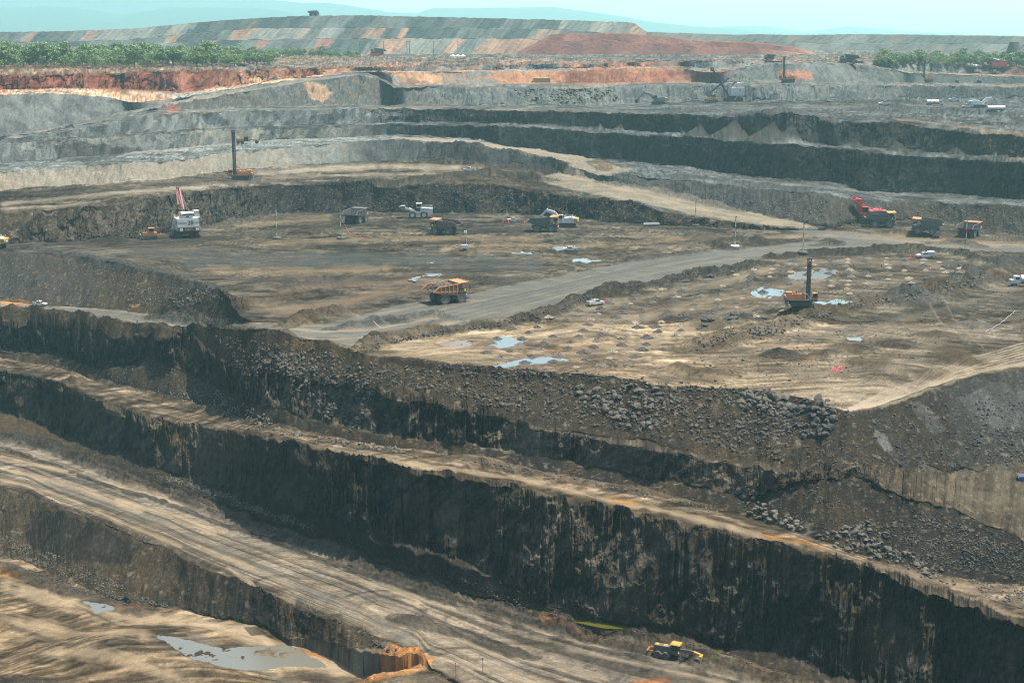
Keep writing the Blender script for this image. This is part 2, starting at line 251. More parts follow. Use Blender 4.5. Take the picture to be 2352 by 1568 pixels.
# ---- windrows and berms (traced on the ground, real height and width), rubble heaps, holes
BERMS = [ # polyline, height, half width, colour
 ([(834,800),(869,781),(1009,763),(1149,745),(1237,727),(1289,707),(1342,686),(1412,665),(1499,654),(1587,633),(1634,629),(1700,614),(1760,602)],3.0,4.6,BK),
 ([(1774,590),(1844,586),(1949,580),(2089,570),(2194,577),(2246,594),(2299,604),(2352,600)],2.4,4.6,BK),
 ([(764,754),(817,749),(904,733),(1009,724),(1032,727)],2.0,3.5,DG), ([(658,746),(690,735),(717,725),(805,710)],3.0,4.5,BR),
 ([(370,722),(430,712),(500,706),(535,718)],3.2,7,BK), ([(525,708),(600,694),(700,676)],1.6,4,BR), ([(900,640),(1000,636),(1100,640),(1165,650)],1.6,4.5,BK),
 ([(1590,553),(1634,560),(1676,570)],2.4,4.5,BK), ([(1662,546),(1721,550),(1774,556)],1.8,4.5,BK), ([(1875,562),(1925,560)],2,4,BK), ([(2029,531),(2085,536),(2141,545)],2.0,4,BK), ([(2145,556),(2200,557),(2246,564)],2.2,5,BK),
 ([(1581,799),(1686,774),(1774,752),(1844,734),(1949,704),(2054,686),(2159,664),(2264,641),(2352,618)],2.6,7,BR),
 ([(1425,600),(1480,594),(1530,586),(1620,577)],1.6,3,BK),
 ([(0,712),(63,716),(175,732),(245,745),(315,755),(455,760),(595,776),(700,788),(790,798)],2.0,3.2,BR),
 ([(0,984),(110,1010),(196,1037),(315,1082),(385,1100),(490,1138),(595,1180),(700,1219),(823,1247),(869,1268),(974,1310),(1079,1340),(1149,1370),(1219,1398),(1324,1426),(1352,1436)],2.6,4.4,BK),
 ([(1370,1440),(1464,1448),(1569,1466),(1634,1494),(1739,1522),(1826,1556),(1950,1620)],2.6,4.2,BR),
 ([(0,1022),(140,1067),(245,1109),(385,1151),(525,1204),(700,1263),(764,1289),(904,1331),(1079,1398),(1254,1452),(1359,1480),(1482,1505)],.75,1.2,BK),
 ([(1160,1396),(1254,1422),(1359,1450),(1470,1472)],.7,1.2,BK),
 ([(904,1404),(1009,1430),(1079,1446),(1149,1473),(1216,1496)],1.3,2.6,BK),
 ([(815,1550),(869,1534),(922,1517),(958,1506),(966,1494),(950,1482),(905,1478)],1.7,3.0,(.50,.24,.09)),
 ([(0,1284),(88,1320),(175,1350),(260,1372),(340,1390)],1.5,3.2,BK), ([(0,1546),(60,1552),(110,1572)],1.8,5,BK),
 ([(0,858),(105,877),(245,926),(350,961),(525,999),(764,1044),(939,1082),(1184,1121),(1429,1173),(1529,1199),(1739,1247),(1984,1310),(2194,1387),(2352,1439)],.8,1.8,BR),
 ([(224,870),(301,887),(385,908),(490,933),(595,968),(700,982)],1.0,2.2,BK), ([(1044,1040),(1202,1069),(1289,1089),(1464,1117),(1529,1131)],.9,2.,BR),
 ([(887,822),(1009,838),(1149,851),(1289,862),(1377,865)],.8,1.6,BK),
 ([(560,398),(700,384),(823,376)],1.2,4,DG), ([(740,424),(880,420),(1000,410),(1100,398),(1190,402),(1260,412)],3,7,BK), ([(1000,352),(1100,352),(1190,372),(1275,385)],3,9,BK),
 ([(1390,408),(1430,418),(1529,438),(1634,464),(1704,478)],2.2,7,DG), ([(1240,381),(1282,394)],3,6,BL),
 ([(1374,378),(1400,382),(1407,386)],1.6,4,TN), ([(1700,262),(1800,268),(1900,276)],3,8,DG), ([(1990,248),(2090,250),(2200,257),(2350,262)],3.2,12,DG), ([(1529,250),(1600,252)],4,14,DG), ([(1740,258),(1800,254),(1830,256)],3,8,DG),
 ([(560,330),(640,322)],1.2,3,LG), ([(1560,400),(1700,420),(1850,440)],1.6,5,DG) , ([(60,566),(175,586),(280,606),(367,624),(437,645),(500,664)],1.6,4,DG),
]
CONES = [(1290,284,.72),(1380,284,.72),(1425,284,.72),(1030,282,.7),(1130,286,.7),(1610,284,.66),(1570,300,.7),(1690,276,.62),(1780,279,.62),(1820,288,.66),(1960,315,.7),(2050,316,.7),(2200,336,.66),(2290,345,.7),
]
HEAPS = [(262,556,3,9,BK),(1772,590,2.2,4,BK),(1905,556,2,6,BK),(1745,556,1.4,5,BK),(1068,577,1.6,7,BR),(165,875,1.8,4,BK),(1480,700,.1,3,BK),(2200,612,2,7,DG),(2310,610,2.5,8,DG),(1620,745,2.5,7,BR),(1700,735,3,8,DG),(1830,722,3,8,BR),(2100,690,4,12,DG),(2215,650,4,12,DG),(2160,672,3,9,BR),
 (1560,850,2.2,6,BR),(1620,872,1.8,6,BR),(1940,800,1.4,6,BR),(1900,812,1.4,5,BK),(1990,800,1.2,5,BK),(2060,790,1.2,6,BK),(1790,812,1.6,6,BK),(2150,770,1.4,6,TD),(1990,835,1.2,7,BR),(2240,748,1.5,7,DG),(2180,820,1.2,6,TD),(1660,858,2.0,7,BR),(2130,860,1.6,7,BR),(2220,830,1.2,6,BR),(1400,560,.5,4,BK)]
berm_d = []
XY = (X, GYd)
roll = np.zeros(X.shape, np.float32)
cmask = []
for P, hgt, hw, c in BERMS:
    Pw = [surf(p[0], p[1]+(.9 if P[0][1] > 960 else .12)*hgt*F/surf(*p).y) for p in P]; P2 = [(p.x, p.y) for p in Pw]
    a0, a1 = min(p[0]/p[1] for p in P2)-.02, max(p[0]/p[1] for p in P2)+.02
    j0, j1 = np.searchsorted(AC, [a0, a1]); ys = [p[1] for p in P2]; hw2 = hw*2.2
    rr = np.nonzero((GYd[:, j0:j1].max(1) > min(ys)-hw2) & (GYd[:, j0:j1].min(1) < max(ys)+hw2))[0]
    sl_ = (slice(rr[0], rr[-1]+1), slice(j0, j1))
    x = X[sl_]; y_ = GYd[sl_]; d, al, sd = pdist(x, y_, P2)
    L = al.max(); end = sstep(0, hw*1.5, al)*sstep(0, hw*1.5, L-al)*.9+.1
    wv = .75+.45*fbm(al/9., d*0+hgt, 3, 41)
    prof = np.clip(1-(d+.8*fbm(x/2.5, y_/2.5, 2, 43))/(hw*(.8+.4*vn(al/14., d*0, 2))), 0, 1)
    dz = hgt*wv*end*np.minimum(prof*1.25, 1)**.9
    okz = ROW_SEG[sl_[0]]
    Z[sl_] += dz*1.0+(prof > .05)*.3*hgt/2.*fbm(x/.9, y_/.9, 2, 44)*np.minimum(1, prof*3)
    cmask.append((sl_, np.clip(prof*4, 0, 1), c))
for (u, v, hgt, hw, c) in HEAPS:
    P = surf(u, v); j0, j1 = np.searchsorted(AC, [(P.x-hw*1.6)/P.y, (P.x+hw*1.6)/P.y])
    rr = np.nonzero((GYd[:, j0:j1].max(1) > P.y-hw*1.6) & (GYd[:, j0:j1].min(1) < P.y+hw*1.6))[0]
    sl_ = (slice(rr[0], rr[-1]+1), slice(j0, j1)); x = X[sl_]; y_ = GYd[sl_]
    d = np.hypot(x-P.x, (y_-P.y))*(1+.3*fbm(x/5, y_/5, 2, 45)); prof = np.clip(1-d/hw, 0, 1)
    Z[sl_] += hgt*prof**1.1*(1+.25*fbm(x/1.5, y_/1.5, 2, 46)); cmask.append((sl_, np.clip(prof*3, 0, 1), c))
def cone_seg(P):
    j = int(np.clip(np.searchsorted(AC, P.x/P.y), 0, NC-1)); return int(ROW_SEG[int(np.argmin(np.abs(GYd[:, j]-P.y)+np.abs(Z[:, j]-P.z)))])
for (u, v, k) in CONES:                 # scree cones leaning on the faces
    P = surf(u, v, GYd, Z); R = 26.
    j0, j1 = np.searchsorted(AC, [(P.x-R)/P.y, (P.x+R)/P.y])
    rr = np.nonzero((GYd[:, j0:j1].max(1) > P.y-R) & (GYd[:, j0:j1].min(1) < P.y+4))[0]
    sl_ = (slice(rr[0], rr[-1]+1), slice(j0, j1)); x = X[sl_]; y_ = GYd[sl_]
    zc = P.z-k*np.hypot(x-P.x, y_-P.y)+.35*fbm(x/2., y_/2., 2, 47); ks = cone_seg(P); rs_ = ROW_SEG[sl_[0]][:, None]; zc = np.where((rs_ == ks) | (rs_ == ks-1), zc, -1e3); m = zc > Z[sl_]
    Z[sl_] = np.maximum(Z[sl_], zc); cmask.append((sl_, m.astype(np.float32), BR if P.y < 600 else (.06,.06,.056)))
# ---- colours of the ground itself (rock, mud, dust); stains have shapes of their own
xs, ys = X0, GY_
big = fbm(xs/38., ys/38., 4, 51); med = fbm(xs/7., ys/9., 4, 53)
# faces show strata-parallel and downslope streaks
isface = (ROW_SEG*0)[:, None] + np.array([1. if s[2] else 0. for s in SEG])[ROW_SEG][:, None]
scl = sc_; strk = fbm(GP/2.2/scl+GH*.5/scl, GH/7./scl, 3, 61)+.5*fbm(GP/7./scl+GH*.35/scl, GH/12./scl, 3, 62); strk = np.where(scree_, fbm(xs/2.6/scl, ys/2.2/scl, 3, 66)*.8+.5*fbm((xs+.4*ys)/1.6/scl, ys/9./scl, 2, 67), strk)
flat = fbm(xs/16., ys/5., 3, 57)+.5*fbm(xs/5+ys*.05, ys/1.6, 3, 59)
mix = np.clip(.5+big*.75+np.where(isface > 0, med*.35+strk*.6, flat*.75), 0, 1)[..., None]
CC = C1*(1-mix)+C2*mix
del mix
cb = cell(GP/1.6/sc_, GH/2.4/sc_, 2)*np.where(scree_, .25, 1.); CC = CC*(1+(np.clip(cb, -1, 1)*.38*isface)[..., None])
fl = np.array([s[5] for s in SEG])[ROW_SEG][:, None]
fr = vn(X/.55, (GYd+Z)/.55, 3); fr2 = vn(X/1.5, (GYd+Z)/1.5, 4)
lt = np.clip((fr-.80)*9, 0, 1)*.7+np.clip((fr2-.84)*9, 0, 1)
CC = CC*(1+(fr[..., None]-.5)*.5)+ (fl*np.clip(lt, 0, 1.))[..., None]*np.array([.13,.12,.10])*np.where(isface > 0, 1, .6)[..., None]
ff = (isface == 0)
CC = CC*(1-crumb[..., None]*.75)+np.array((.075,.06,.044))*(crumb*.75)[..., None]
wx = 3.*fbm(xs/20., ys/20., 2, 91); n_a = fbm((xs+wx)/15., ys/11., 5, 92, .62); n_b = fbm((xs-wx)/12.+50, ys/9., 5, 93, .62)
fr3 = np.where(np.array([s_[1] == 'haul_road' for s_ in SEG])[ROW_SEG][:, None], .35, 1.)*ff; dk = sstep(.08, .40, n_a)*.72*fr3; CC = CC*(1-dk[..., None]*.62)
l_ = sstep(.10, .45, n_b)*.60*fr3; CC = CC*(1+l_[..., None]*.75)+l_[..., None]*np.array([.018,.014,.009])
th_ = .45*fbm(xs/55., ys/70., 2, 97); ca_, sa_ = np.cos(th_), np.sin(th_); la = ca_*xs+sa_*ys; lb = -sa_*xs+ca_*ys
st_ = fbm(la/15., lb/1.5, 3, 98, .6)*(ff*(.4+.6*(fr3 > .5))); CC = CC*(1-(sstep(.08, .38, st_)*.48)[..., None])*(1+(sstep(.08, .40, -st_)*.42)[..., None]); del la, lb, st_, th_
for nm_, wd_ in (('H1', 26.), ('E', 7.)):
    rr_ = ROW_SEG == ORD.index(nm_); tt_ = (np.cumsum(np.ones(rr_.sum()))/rr_.sum())[:, None]
    s1 = fbm(GP[rr_]/75., tt_*wd_+GP[rr_]*.0, 3, 99, .65); CC[rr_] = CC[rr_]*(1-.5*sstep(.05, .4, s1)[..., None])*(1+.35*sstep(.05, .4, -s1)[..., None])
tr_ = 0
for q_, (sx_, sy_) in enumerate(((26., 30.), (14., 40.), (45., 18.), (70., 26.))):
    f_ = fbm(xs/sx_+q_*9, ys/sy_, 2, 94+q_); tr_ = np.maximum(tr_, sstep(.030, .010, np.abs(np.mod(f_*3+.02*n_a, .5)-.25)-.0)*(.5+.5*vn(xs/25., ys/25., q_)))
CC = CC*(1-(tr_*ff*.24)[..., None])
gr = vn(xs/2.4, ys/1.1, 5); CC = CC*(1+((gr-.5)*.35*ff)[..., None])
del wx, n_b, l_, dk, tr_, gr
def paint(mask, c, k=1.):
    global CC
    m = (mask*k)[..., None]; CC = CC*(1-m)+np.array(c)*m
def ppoly(P, c, k=1., warp=4., soft=.5, sc=14., var=.25, tx=.8):
    m = softpoly(P, warp, soft, sc)
    i = m > 0
    mm = m[i]*k
    lu = CC[i].sum(1); vv = (1+var*(fbm(xs[i]/6., ys[i]/3., 3, 63)))*np.clip(lu/(lu.mean()+1e-6), .55, 1.5)**tx
    CC[i] = CC[i]*(1-mm[:, None])+np.array(c)[None, :]*vv[:, None]*mm[:, None]
def stroke(P, wpx, c, k=1., edge=.5, seed=0, lin=.0, ss=1.0):
    """streaky band along a line: ruts and dusty edges run along it"""
    us = [p[0] for p in P]; vs_ = [p[1] for p in P]; b = wpx*1.5+6
    m = (U0 > min(us)-b) & (U0 < max(us)+b) & (V0 > min(vs_)-b) & (V0 < max(vs_)+b)
    u = U0[m]; v = V0[m]; d, al, sd = pdist(u.astype(np.float32), v.astype(np.float32), P)
    n = fbm(al/60., sd*d/(3.2*ss), 3, 71+seed); n2 = fbm(al/25., al*0+seed, 2, 73)
    a = np.clip((wpx*(1+.35*n2)-d)/(wpx*edge)+.6*n, 0, 1)*k*(1-lin*np.clip(.5+n*1.3, 0, 1))
    a *= sstep(0, wpx*1.5, al+wpx*.5)*sstep(0, wpx*1.5, al.max()-al+wpx*.5)
    CC[m] = CC[m]*(1-a[:, None])+np.array(c)*a[:, None]
RB = (.135,.14,.13); RP = (.36,.30,.215); RG=(.17,.155,.13)
# upper pit floor: dark wet sweeps and pale dust
for P, w_, c, k in [
 ([(420,600),(700,606),(980,596),(1250,610)],22,(.075,.085,.085),.85), ([(300,575),(600,590),(900,590)],16,(.07,.078,.08),.8), ([(520,640),(760,648),(1000,628),(1200,640)],12,(.065,.062,.058),.8),
 ([(100,556),(260,556),(420,556),(560,545)],10,BK,.85), ([(600,560),(900,548),(1250,548)],8,TN,.5), ([(480,620),(700,625),(900,615)],14,TN,.6), ([(700,520),(850,512),(980,506)],9,BK,.75), ([(1080,530),(1250,528),(1450,536)],9,BK,.6),
 ([(540,520),(640,510),(760,500)],8,TN,.55), ([(1010,575),(1200,578)],5,(.36,.27,.17),.6), ([(1100,560),(1300,566),(1500,556)],7,TN,.5), ([(900,640),(1000,655),(820,690),(640,720)],14,(.20,.15,.11),.6), ([(640,668),(800,650),(960,645)],12,(.19,.145,.105),.55),
 ([(1440,540),(1560,548),(1640,566)],7,TN,.5), ([(1200,500),(1400,510),(1560,524)],8,BK,.7), ([(1300,600),(1420,604),(1500,596)],5,BK,.7), ([(760,560),(900,565),(1050,556)],7,BK,.5), ([(560,700),(640,716),(760,700),(900,662)],12,(.21,.155,.11),.55),
 ([(1500,556),(1600,545),(1750,545),(1860,540)],7,TN,.5), ([(2000,536),(2200,552),(2352,560)],8,TN,.6), ([(1900,532),(2050,545),(2250,560),(2400,568)],6,RP,.55)]:
    stroke(P, w_, c, k, .7, int(P[0][0]) % 17, .55, 1.)
# haul roads
R1 = [(-340,664),(0,692),(105,703),(280,715),(420,734),(560,744),(640,750),(720,748),(800,732),(900,704),(974,692),(1079,676),(1184,650),(1324,625),(1464,597),(1587,582),(1669,574),(1800,562),(1880,552),(1870,540),(1800,528),(1860,520),(1900,530),(2054,547),(2200,560),(2352,566),(2352,578),(2194,572),(2089,566),(1949,574),(1809,584),(1760,594),(1634,620),(1499,646),(1412,657),(1342,678),(1289,700),(1237,720),(1149,740),(1009,758),(869,776),(834,792),(790,795),(700,783),(595,770),(455,752),(315,750),(245,739),(175,725),(63,708),(0,705),(-340,682)]
R2 = [(900,313),(1009,318),(1149,333),(1254,349),(1359,363),(1400,373),(1425,384),(1460,388),(1410,399),(1384,412),(1429,426),(1529,445),(1704,484),(1844,514),(1900,528),(1850,524),(1690,508),(1587,493),(1464,461),(1324,440),(1250,418),(1238,408),(1290,393),(1270,379),(1184,356),(1079,337),(974,325),(900,320)]
ppoly(R1, (.15,.155,.145), .94, 2., .6, 14, .12, .22); ppoly(R2, (.27,.24,.19), .92, 1.5, .5, 14, .2, .3)
for o_, c_, k_ in ((-24, RP, .35), (-19, (.07,.075,.075), .5), (-14, (.2,.2,.18), .5), (-9, (.09,.095,.095), .5), (-3, (.22,.21,.18), .45), (2, (.085,.09,.09), .55), (8, (.2,.2,.18), .5), (13, (.1,.1,.095), .4), (18, RP, .4)):
    stroke([(u_, v_+o_*(v_-480)/280.) for u_, v_ in [(680,772),(800,775),(940,752),(1080,716),(1250,676),(1420,633),(1600,599),(1800,573),(1950,562),(2150,566),(2352,572)]], 1.7, c_, k_, .8, abs(o_), .45, .4)
for P, w_, c, k in [
 ([(0,697),(200,722),(420,740),(640,764),(800,770)],3,(.17,.165,.15),.6), ([(0,702),(63,706),(175,720),(300,738),(520,758)],3,RP,.65), ([(0,694),(200,709),(400,727),(600,744)],2.5,RP,.6), ([(600,766),(760,780),(850,775),(960,755),(1080,735)],4,RP,.7), ([(640,752),(740,762),(850,758),(940,740),(1010,730)],4,RP,.75),
 ([(860,722),(980,700),(1100,690)],3,RP,.4), ([(1100,700),(1300,652),(1500,605),(1700,575)],6,(.10,.11,.11),.6), ([(1150,722),(1350,660),(1520,625),(1700,590),(1840,570)],4,(.19,.195,.18),.55), ([(1500,612),(1650,588),(1800,573),(2000,566),(2200,566)],3,(.2,.2,.18),.6), ([(1800,545),(1900,540),(2100,556),(2300,566)],5,RP,.5),
 ([(940,318),(1100,327),(1220,345),(1350,364)],2.5,RP,.75), ([(1280,398),(1420,432),(1600,478),(1800,514)],3,RP,.7), ([(1400,408),(1500,436),(1620,464),(1760,498)],2.,RP,.7), ([(1290,374),(1360,372),(1410,388),(1330,404)],4,(.15,.15,.14),.6)]:
    stroke(P, w_, c, k, .8, int(P[0][1]) % 13, .35, .5)
ppoly([(1345,372),(1375,366),(1410,374),(1420,384),(1400,392),(1370,392)], TD, .8, 1)
# blast bench: pale mud with darker tracks and streaks
for P, w_, c, k in [
 ([(900,812),(1150,790),(1400,740),(1650,690),(1900,640)],26,(.32,.26,.19),.6), ([(950,826),(1250,820),(1500,780),(1750,700)],22,(.30,.245,.175),.6), ([(1150,745),(1400,700),(1650,650),(1780,615)],12,(.30,.25,.185),.65), ([(1780,600),(1990,600),(2200,612)],12,(.28,.24,.18),.5),
 ([(1050,775),(1250,760),(1420,720)],5,BR,.5), ([(1200,840),(1400,836),(1560,820)],6,BR,.55), ([(1300,778),(1500,760),(1700,712)],5,BR,.5), ([(1785,592),(1792,620),(1778,652),(1800,690)],9,(.09,.08,.07),.6), ([(1830,700),(1950,690),(2050,672)],6,BR,.5), ([(1720,668),(1790,690),(1900,700)],7,(.07,.062,.05),.6),
 ([(1250,810),(1330,792),(1420,786)],6,(.42,.24,.13),.45), ([(1700,790),(1900,800),(1850,830)],8,(.3,.2,.12),.4), ([(1950,600),(2100,596),(2250,606)],5,TD,.4), ([(1950,640),(2150,630),(2300,612)],6,TD,.5),
 ([(1500,870),(1700,850),(1900,850),(2050,815),(2200,770),(2352,730)],16,(.115,.10,.08),.6), ([(1640,820),(1800,790),(1950,760),(2100,720),(2352,690)],14,DG,.65), ([(2352,660),(2200,700),(2050,740),(1900,780)],10,(.2,.17,.13),.5), ([(2352,760),(2200,800),(2000,850)],12,(.085,.08,.07),.6)]:
    stroke(P, w_, c, k, .9, int(P[0][0]) % 19, .55, 1.6)
for i in range(7):
    o = i*5
    stroke([(1950,943-i),(2030,926-o*.9),(2110,900-o*.9),(2200,862-o),(2290,838-o*1.1),(2400,812-o*1.3)], 2.2, (.46,.40,.31), .85 if i < 3 else .6, .8, i, .3, .4)
stroke([(1950,944),(2060,918),(2160,882),(2260,850),(2400,828)], 7, (.42,.36,.27), .8, .8, 3, .3, .6)
for P in ([(2110,650),(2170,690),(2195,740),(2260,800)], [(2135,700),(2160,740),(2230,790)], [(2010,705),(2060,690),(2140,680)]): stroke(P, 3, (.24,.2,.15), .6, .8, 5, .3, .5)
# bench with pale dusting on the upper left
for P, w_, c, k in [([(560,400),(720,388),(900,382),(1060,386)],9,(.42,.37,.29),.75), ([(600,410),(800,402),(1000,398)],5,(.40,.36,.28),.6), ([(0,470),(150,455),(300,440),(480,428)],6,(.42,.38,.30),.6), ([(0,480),(120,474),(230,462)],4,(.42,.38,.3),.6), ([(330,425),(560,412),(760,410)],8,BK,.7), ([(0,445),(200,440),(420,424)],6,BK,.7), ([(1010,396),(1150,392),(1250,400)],4,TN,.5),
   ([(140,366),(350,348),(560,329),(700,321),(823,317)],2,(.34,.32,.28),.9), ([(200,320),(400,306),(560,297)],1.6,(.34,.32,.28),.7), ([(1550,252),(1700,248),(1950,246),(2250,240)],5,(.19,.18,.16),.6), ([(1560,240),(1800,238),(2100,233)],3,BK,.7), ([(900,250),(1100,250),(1300,258)],2.5,(.27,.23,.19),.6),
   ([(0,318),(175,288),(420,234),(700,186),(823,170)],3,(.33,.33,.31),.5), ([(1530,182),(1600,172),(1680,152),(1745,141)],5,(.38,.33,.28),.9), ([(1530,190),(1640,184),(1800,186)],3,(.40,.36,.3),.7), ([(2089,150),(2180,165),(2260,178)],2.5,(.36,.33,.29),.8), ([(2200,290),(2280,300),(2352,308)],3,(.36,.24,.14),.8), ([(2060,275),(2160,283),(2230,290)],2.5,(.30,.2,.12),.7),
   ([(1700,412),(1900,432),(2120,452),(2352,470)],3,(.24,.22,.18),.55), ([(1540,388),(1700,405),(1900,430)],3,TD,.5)]:
    stroke(P, w_, c, k, .8, int(P[0][1]) % 13, .5, .6)
for P, c, k in [([(928,168),(1012,176),(1018,192),(950,190),(930,180)],(.62,.40,.25),.9), ([(700,197),(740,192),(760,214),(735,238),(712,225)],(.48,.33,.22),.8), ([(380,248),(412,244),(414,258),(390,262)],(.38,.17,.13),.7), ([(1190,170),(1290,174),(1400,180),(1200,190),(1060,182)],(.42,.22,.13),.6), ([(230,206),(330,212),(420,222),(330,236),(250,222)],(.50,.30,.18),.6), ([(560,180),(690,170),(720,182),(600,192)],(.55,.38,.24),.7),
   ([(1400,172),(1700,160),(1640,186),(1430,190)],(.30,.13,.095),.7), ([(1790,160),(1866,164),(1868,182),(1795,182)],(.42,.20,.13),.8), ([(60,700),(75,690),(30,685),(0,690),(0,700)],(.38,.22,.10),.8), ([(290,704),(320,694),(312,706)],(.42,.25,.12),.8),
   ([(2250,300),(2360,318),(2360,370),(2240,350),(2200,330)],(.17,.14,.10),.6), ([(465,262),(500,258),(520,290),(480,286)],(.055,.07,.085),.8), ([(640,280),(760,262),(800,276),(700,300)],DG,.6), ([(120,335),(200,325),(330,345),(200,372),(130,362)],DG,.8), ([(820,165),(905,170),(905,235),(830,225)],(.13,.135,.125),.6),
   ([(2200,905),(2300,880),(2352,900),(2352,985),(2290,985)],(.13,.135,.135),.7), ([(2085,920),(2120,915),(2170,985),(2140,990)],(.14,.145,.14),.7), ([(2010,985),(2040,995),(2055,1030),(2035,1040),(2012,1010)],(.20,.21,.2),.8), ([(2130,1100),(2230,1070),(2360,1050),(2360,1170),(2230,1170),(2150,1140)],(.13,.113,.085),.8)]:
    ppoly(P, c, k, 4, .6, 8, .3)
# lower road and pit bottom
ppoly([(70,1168),(150,1180),(240,1215),(330,1250),(300,1290),(240,1296),(130,1290),(70,1250)], BL, .7, 6, .6, 5, .3)
ppoly([(520,1350),(620,1390),(700,1430),(640,1450),(560,1400)], BL, .5, 6, .6, 5, .3)
for P, w_, c, k in [
 ([(0,1046),(200,1095),(420,1160)],6,(.46,.37,.25),.75), ([(0,1075),(180,1120),(330,1178)],8,(.47,.37,.25),.8), ([(0,1100),(140,1136),(280,1200),(420,1256)],6,(.42,.33,.22),.7), ([(260,1146),(420,1190),(500,1226)],9,(.45,.36,.25),.75), ([(450,1250),(560,1296),(680,1350)],9,(.40,.32,.22),.7), ([(520,1300),(600,1350),(680,1378)],5,(.42,.34,.23),.7),
 ([(300,1110),(500,1180),(700,1250),(820,1290)],3,(.40,.30,.2),.7), ([(820,1330),(1000,1385),(1200,1440),(1400,1495)],8,(.42,.35,.25),.7), ([(960,1440),(1150,1500),(1400,1560)],12,(.36,.30,.22),.65), ([(980,1500),(1200,1560),(1350,1590)],10,(.38,.32,.24),.6), ([(1300,1490),(1550,1540),(1800,1600)],8,(.30,.25,.19),.6), ([(820,1276),(1000,1345),(1180,1405)],4,(.42,.33,.22),.75),
 ([(820,1360),(1000,1420),(900,1460)],12,(.13,.125,.115),.6), ([(100,1105),(400,1210),(760,1380),(960,1470)],16,(.155,.15,.135),.6), ([(400,1165),(640,1250),(860,1330),(1060,1400)],6,(.14,.135,.125),.6),
 ([(0,1340),(200,1395),(400,1425),(600,1466),(800,1500)],24,(.44,.35,.24),.8), ([(0,1420),(150,1450),(350,1490)],22,(.42,.33,.22),.75), ([(100,1500),(260,1530),(420,1568)],14,(.43,.34,.23),.8), ([(380,1440),(560,1440),(640,1480)],14,(.47,.39,.28),.7), ([(660,1510),(820,1500),(900,1500)],12,(.47,.38,.27),.7),
 ([(20,1440),(120,1470),(180,1500)],9,(.07,.06,.05),.85), ([(170,1390),(260,1430),(380,1480),(500,1540)],5,BK,.75), ([(60,1385),(180,1400),(300,1430)],4,BK,.6), ([(250,1375),(450,1402),(660,1444)],6,BK,.7), ([(0,1384),(150,1410)],3,BK,.6), ([(430,1470),(560,1520),(700,1568)],12,(.15,.14,.12),.75),
 ([(0,872),(175,905),(350,968),(525,1005)],5,(.36,.29,.2),.7), ([(525,1000),(700,1020),(900,1055),(1044,1090)],5,(.38,.3,.2),.7), ([(900,1060),(1184,1098),(1400,1148),(1560,1180),(1720,1222),(1840,1250)],8,(.42,.34,.23),.75), ([(1900,1285),(2050,1325),(2200,1370),(2352,1420)],5,(.33,.27,.19),.7), ([(0,845),(200,890),(350,935)],4,BK,.6), ([(1980,1295),(2150,1330),(2352,1390)],9,(.2,.17,.125),.6)]:
    stroke(P, w_, c, k, .9, int(P[0][1]) % 17, .4, 1.2)
for P, c, k in [([(820,1548),(868,1528),(925,1510),(960,1500),(962,1486),(950,1476),(966,1488),(974,1502),(940,1526),(870,1548),(826,1560)],(.50,.25,.10),.95), ([(700,1532),(730,1524),(760,1534),(800,1560),(740,1568)],(.10,.08,.06),.8), ([(1390,1136),(1450,1150),(1480,1158),(1440,1160),(1395,1148)],(.26,.15,.06),.85), ([(1740,1220),(1850,1240),(1920,1262),(1860,1252),(1760,1234)],(.24,.13,.05),.85),
   ([(680,1468),(740,1474),(756,1484),(700,1480)],(.32,.14,.05),.8), ([(0,1310),(40,1320),(60,1332),(0,1326)],(.34,.17,.06),.8), ([(260,1384),(350,1396),(330,1402),(270,1396)],(.30,.16,.07),.7), ([(1230,1428),(1330,1452),(1420,1470),(1360,1472),(1240,1444)],(.24,.12,.06),.8), ([(1450,1560),(1530,1556),(1540,1568),(1450,1568)],(.3,.12,.05),.7), ([(560,1440),(600,1436),(620,1450),(580,1458)],BK,.8)]:
    ppoly(P, c, k, 3, .6, 8, .25)
for sl_, m, c in cmask:
    if c is None: continue
    x = X[sl_]; y_ = GYd[sl_]; k = (m*(.75+.25*fbm(x/6, y_/6, 2, 81)))[..., None]*.85
    cc = np.array(c)[None, None, :]*(1+.45*fbm(x/1.2, y_/1.2, 2, 83)[..., None]+.9*np.clip((vn(x/.8, (y_+Z[sl_])/.8, 5)-.8)*6, 0, 1)[..., None])
    CC[sl_] = CC[sl_]*(1-k)+cc*k
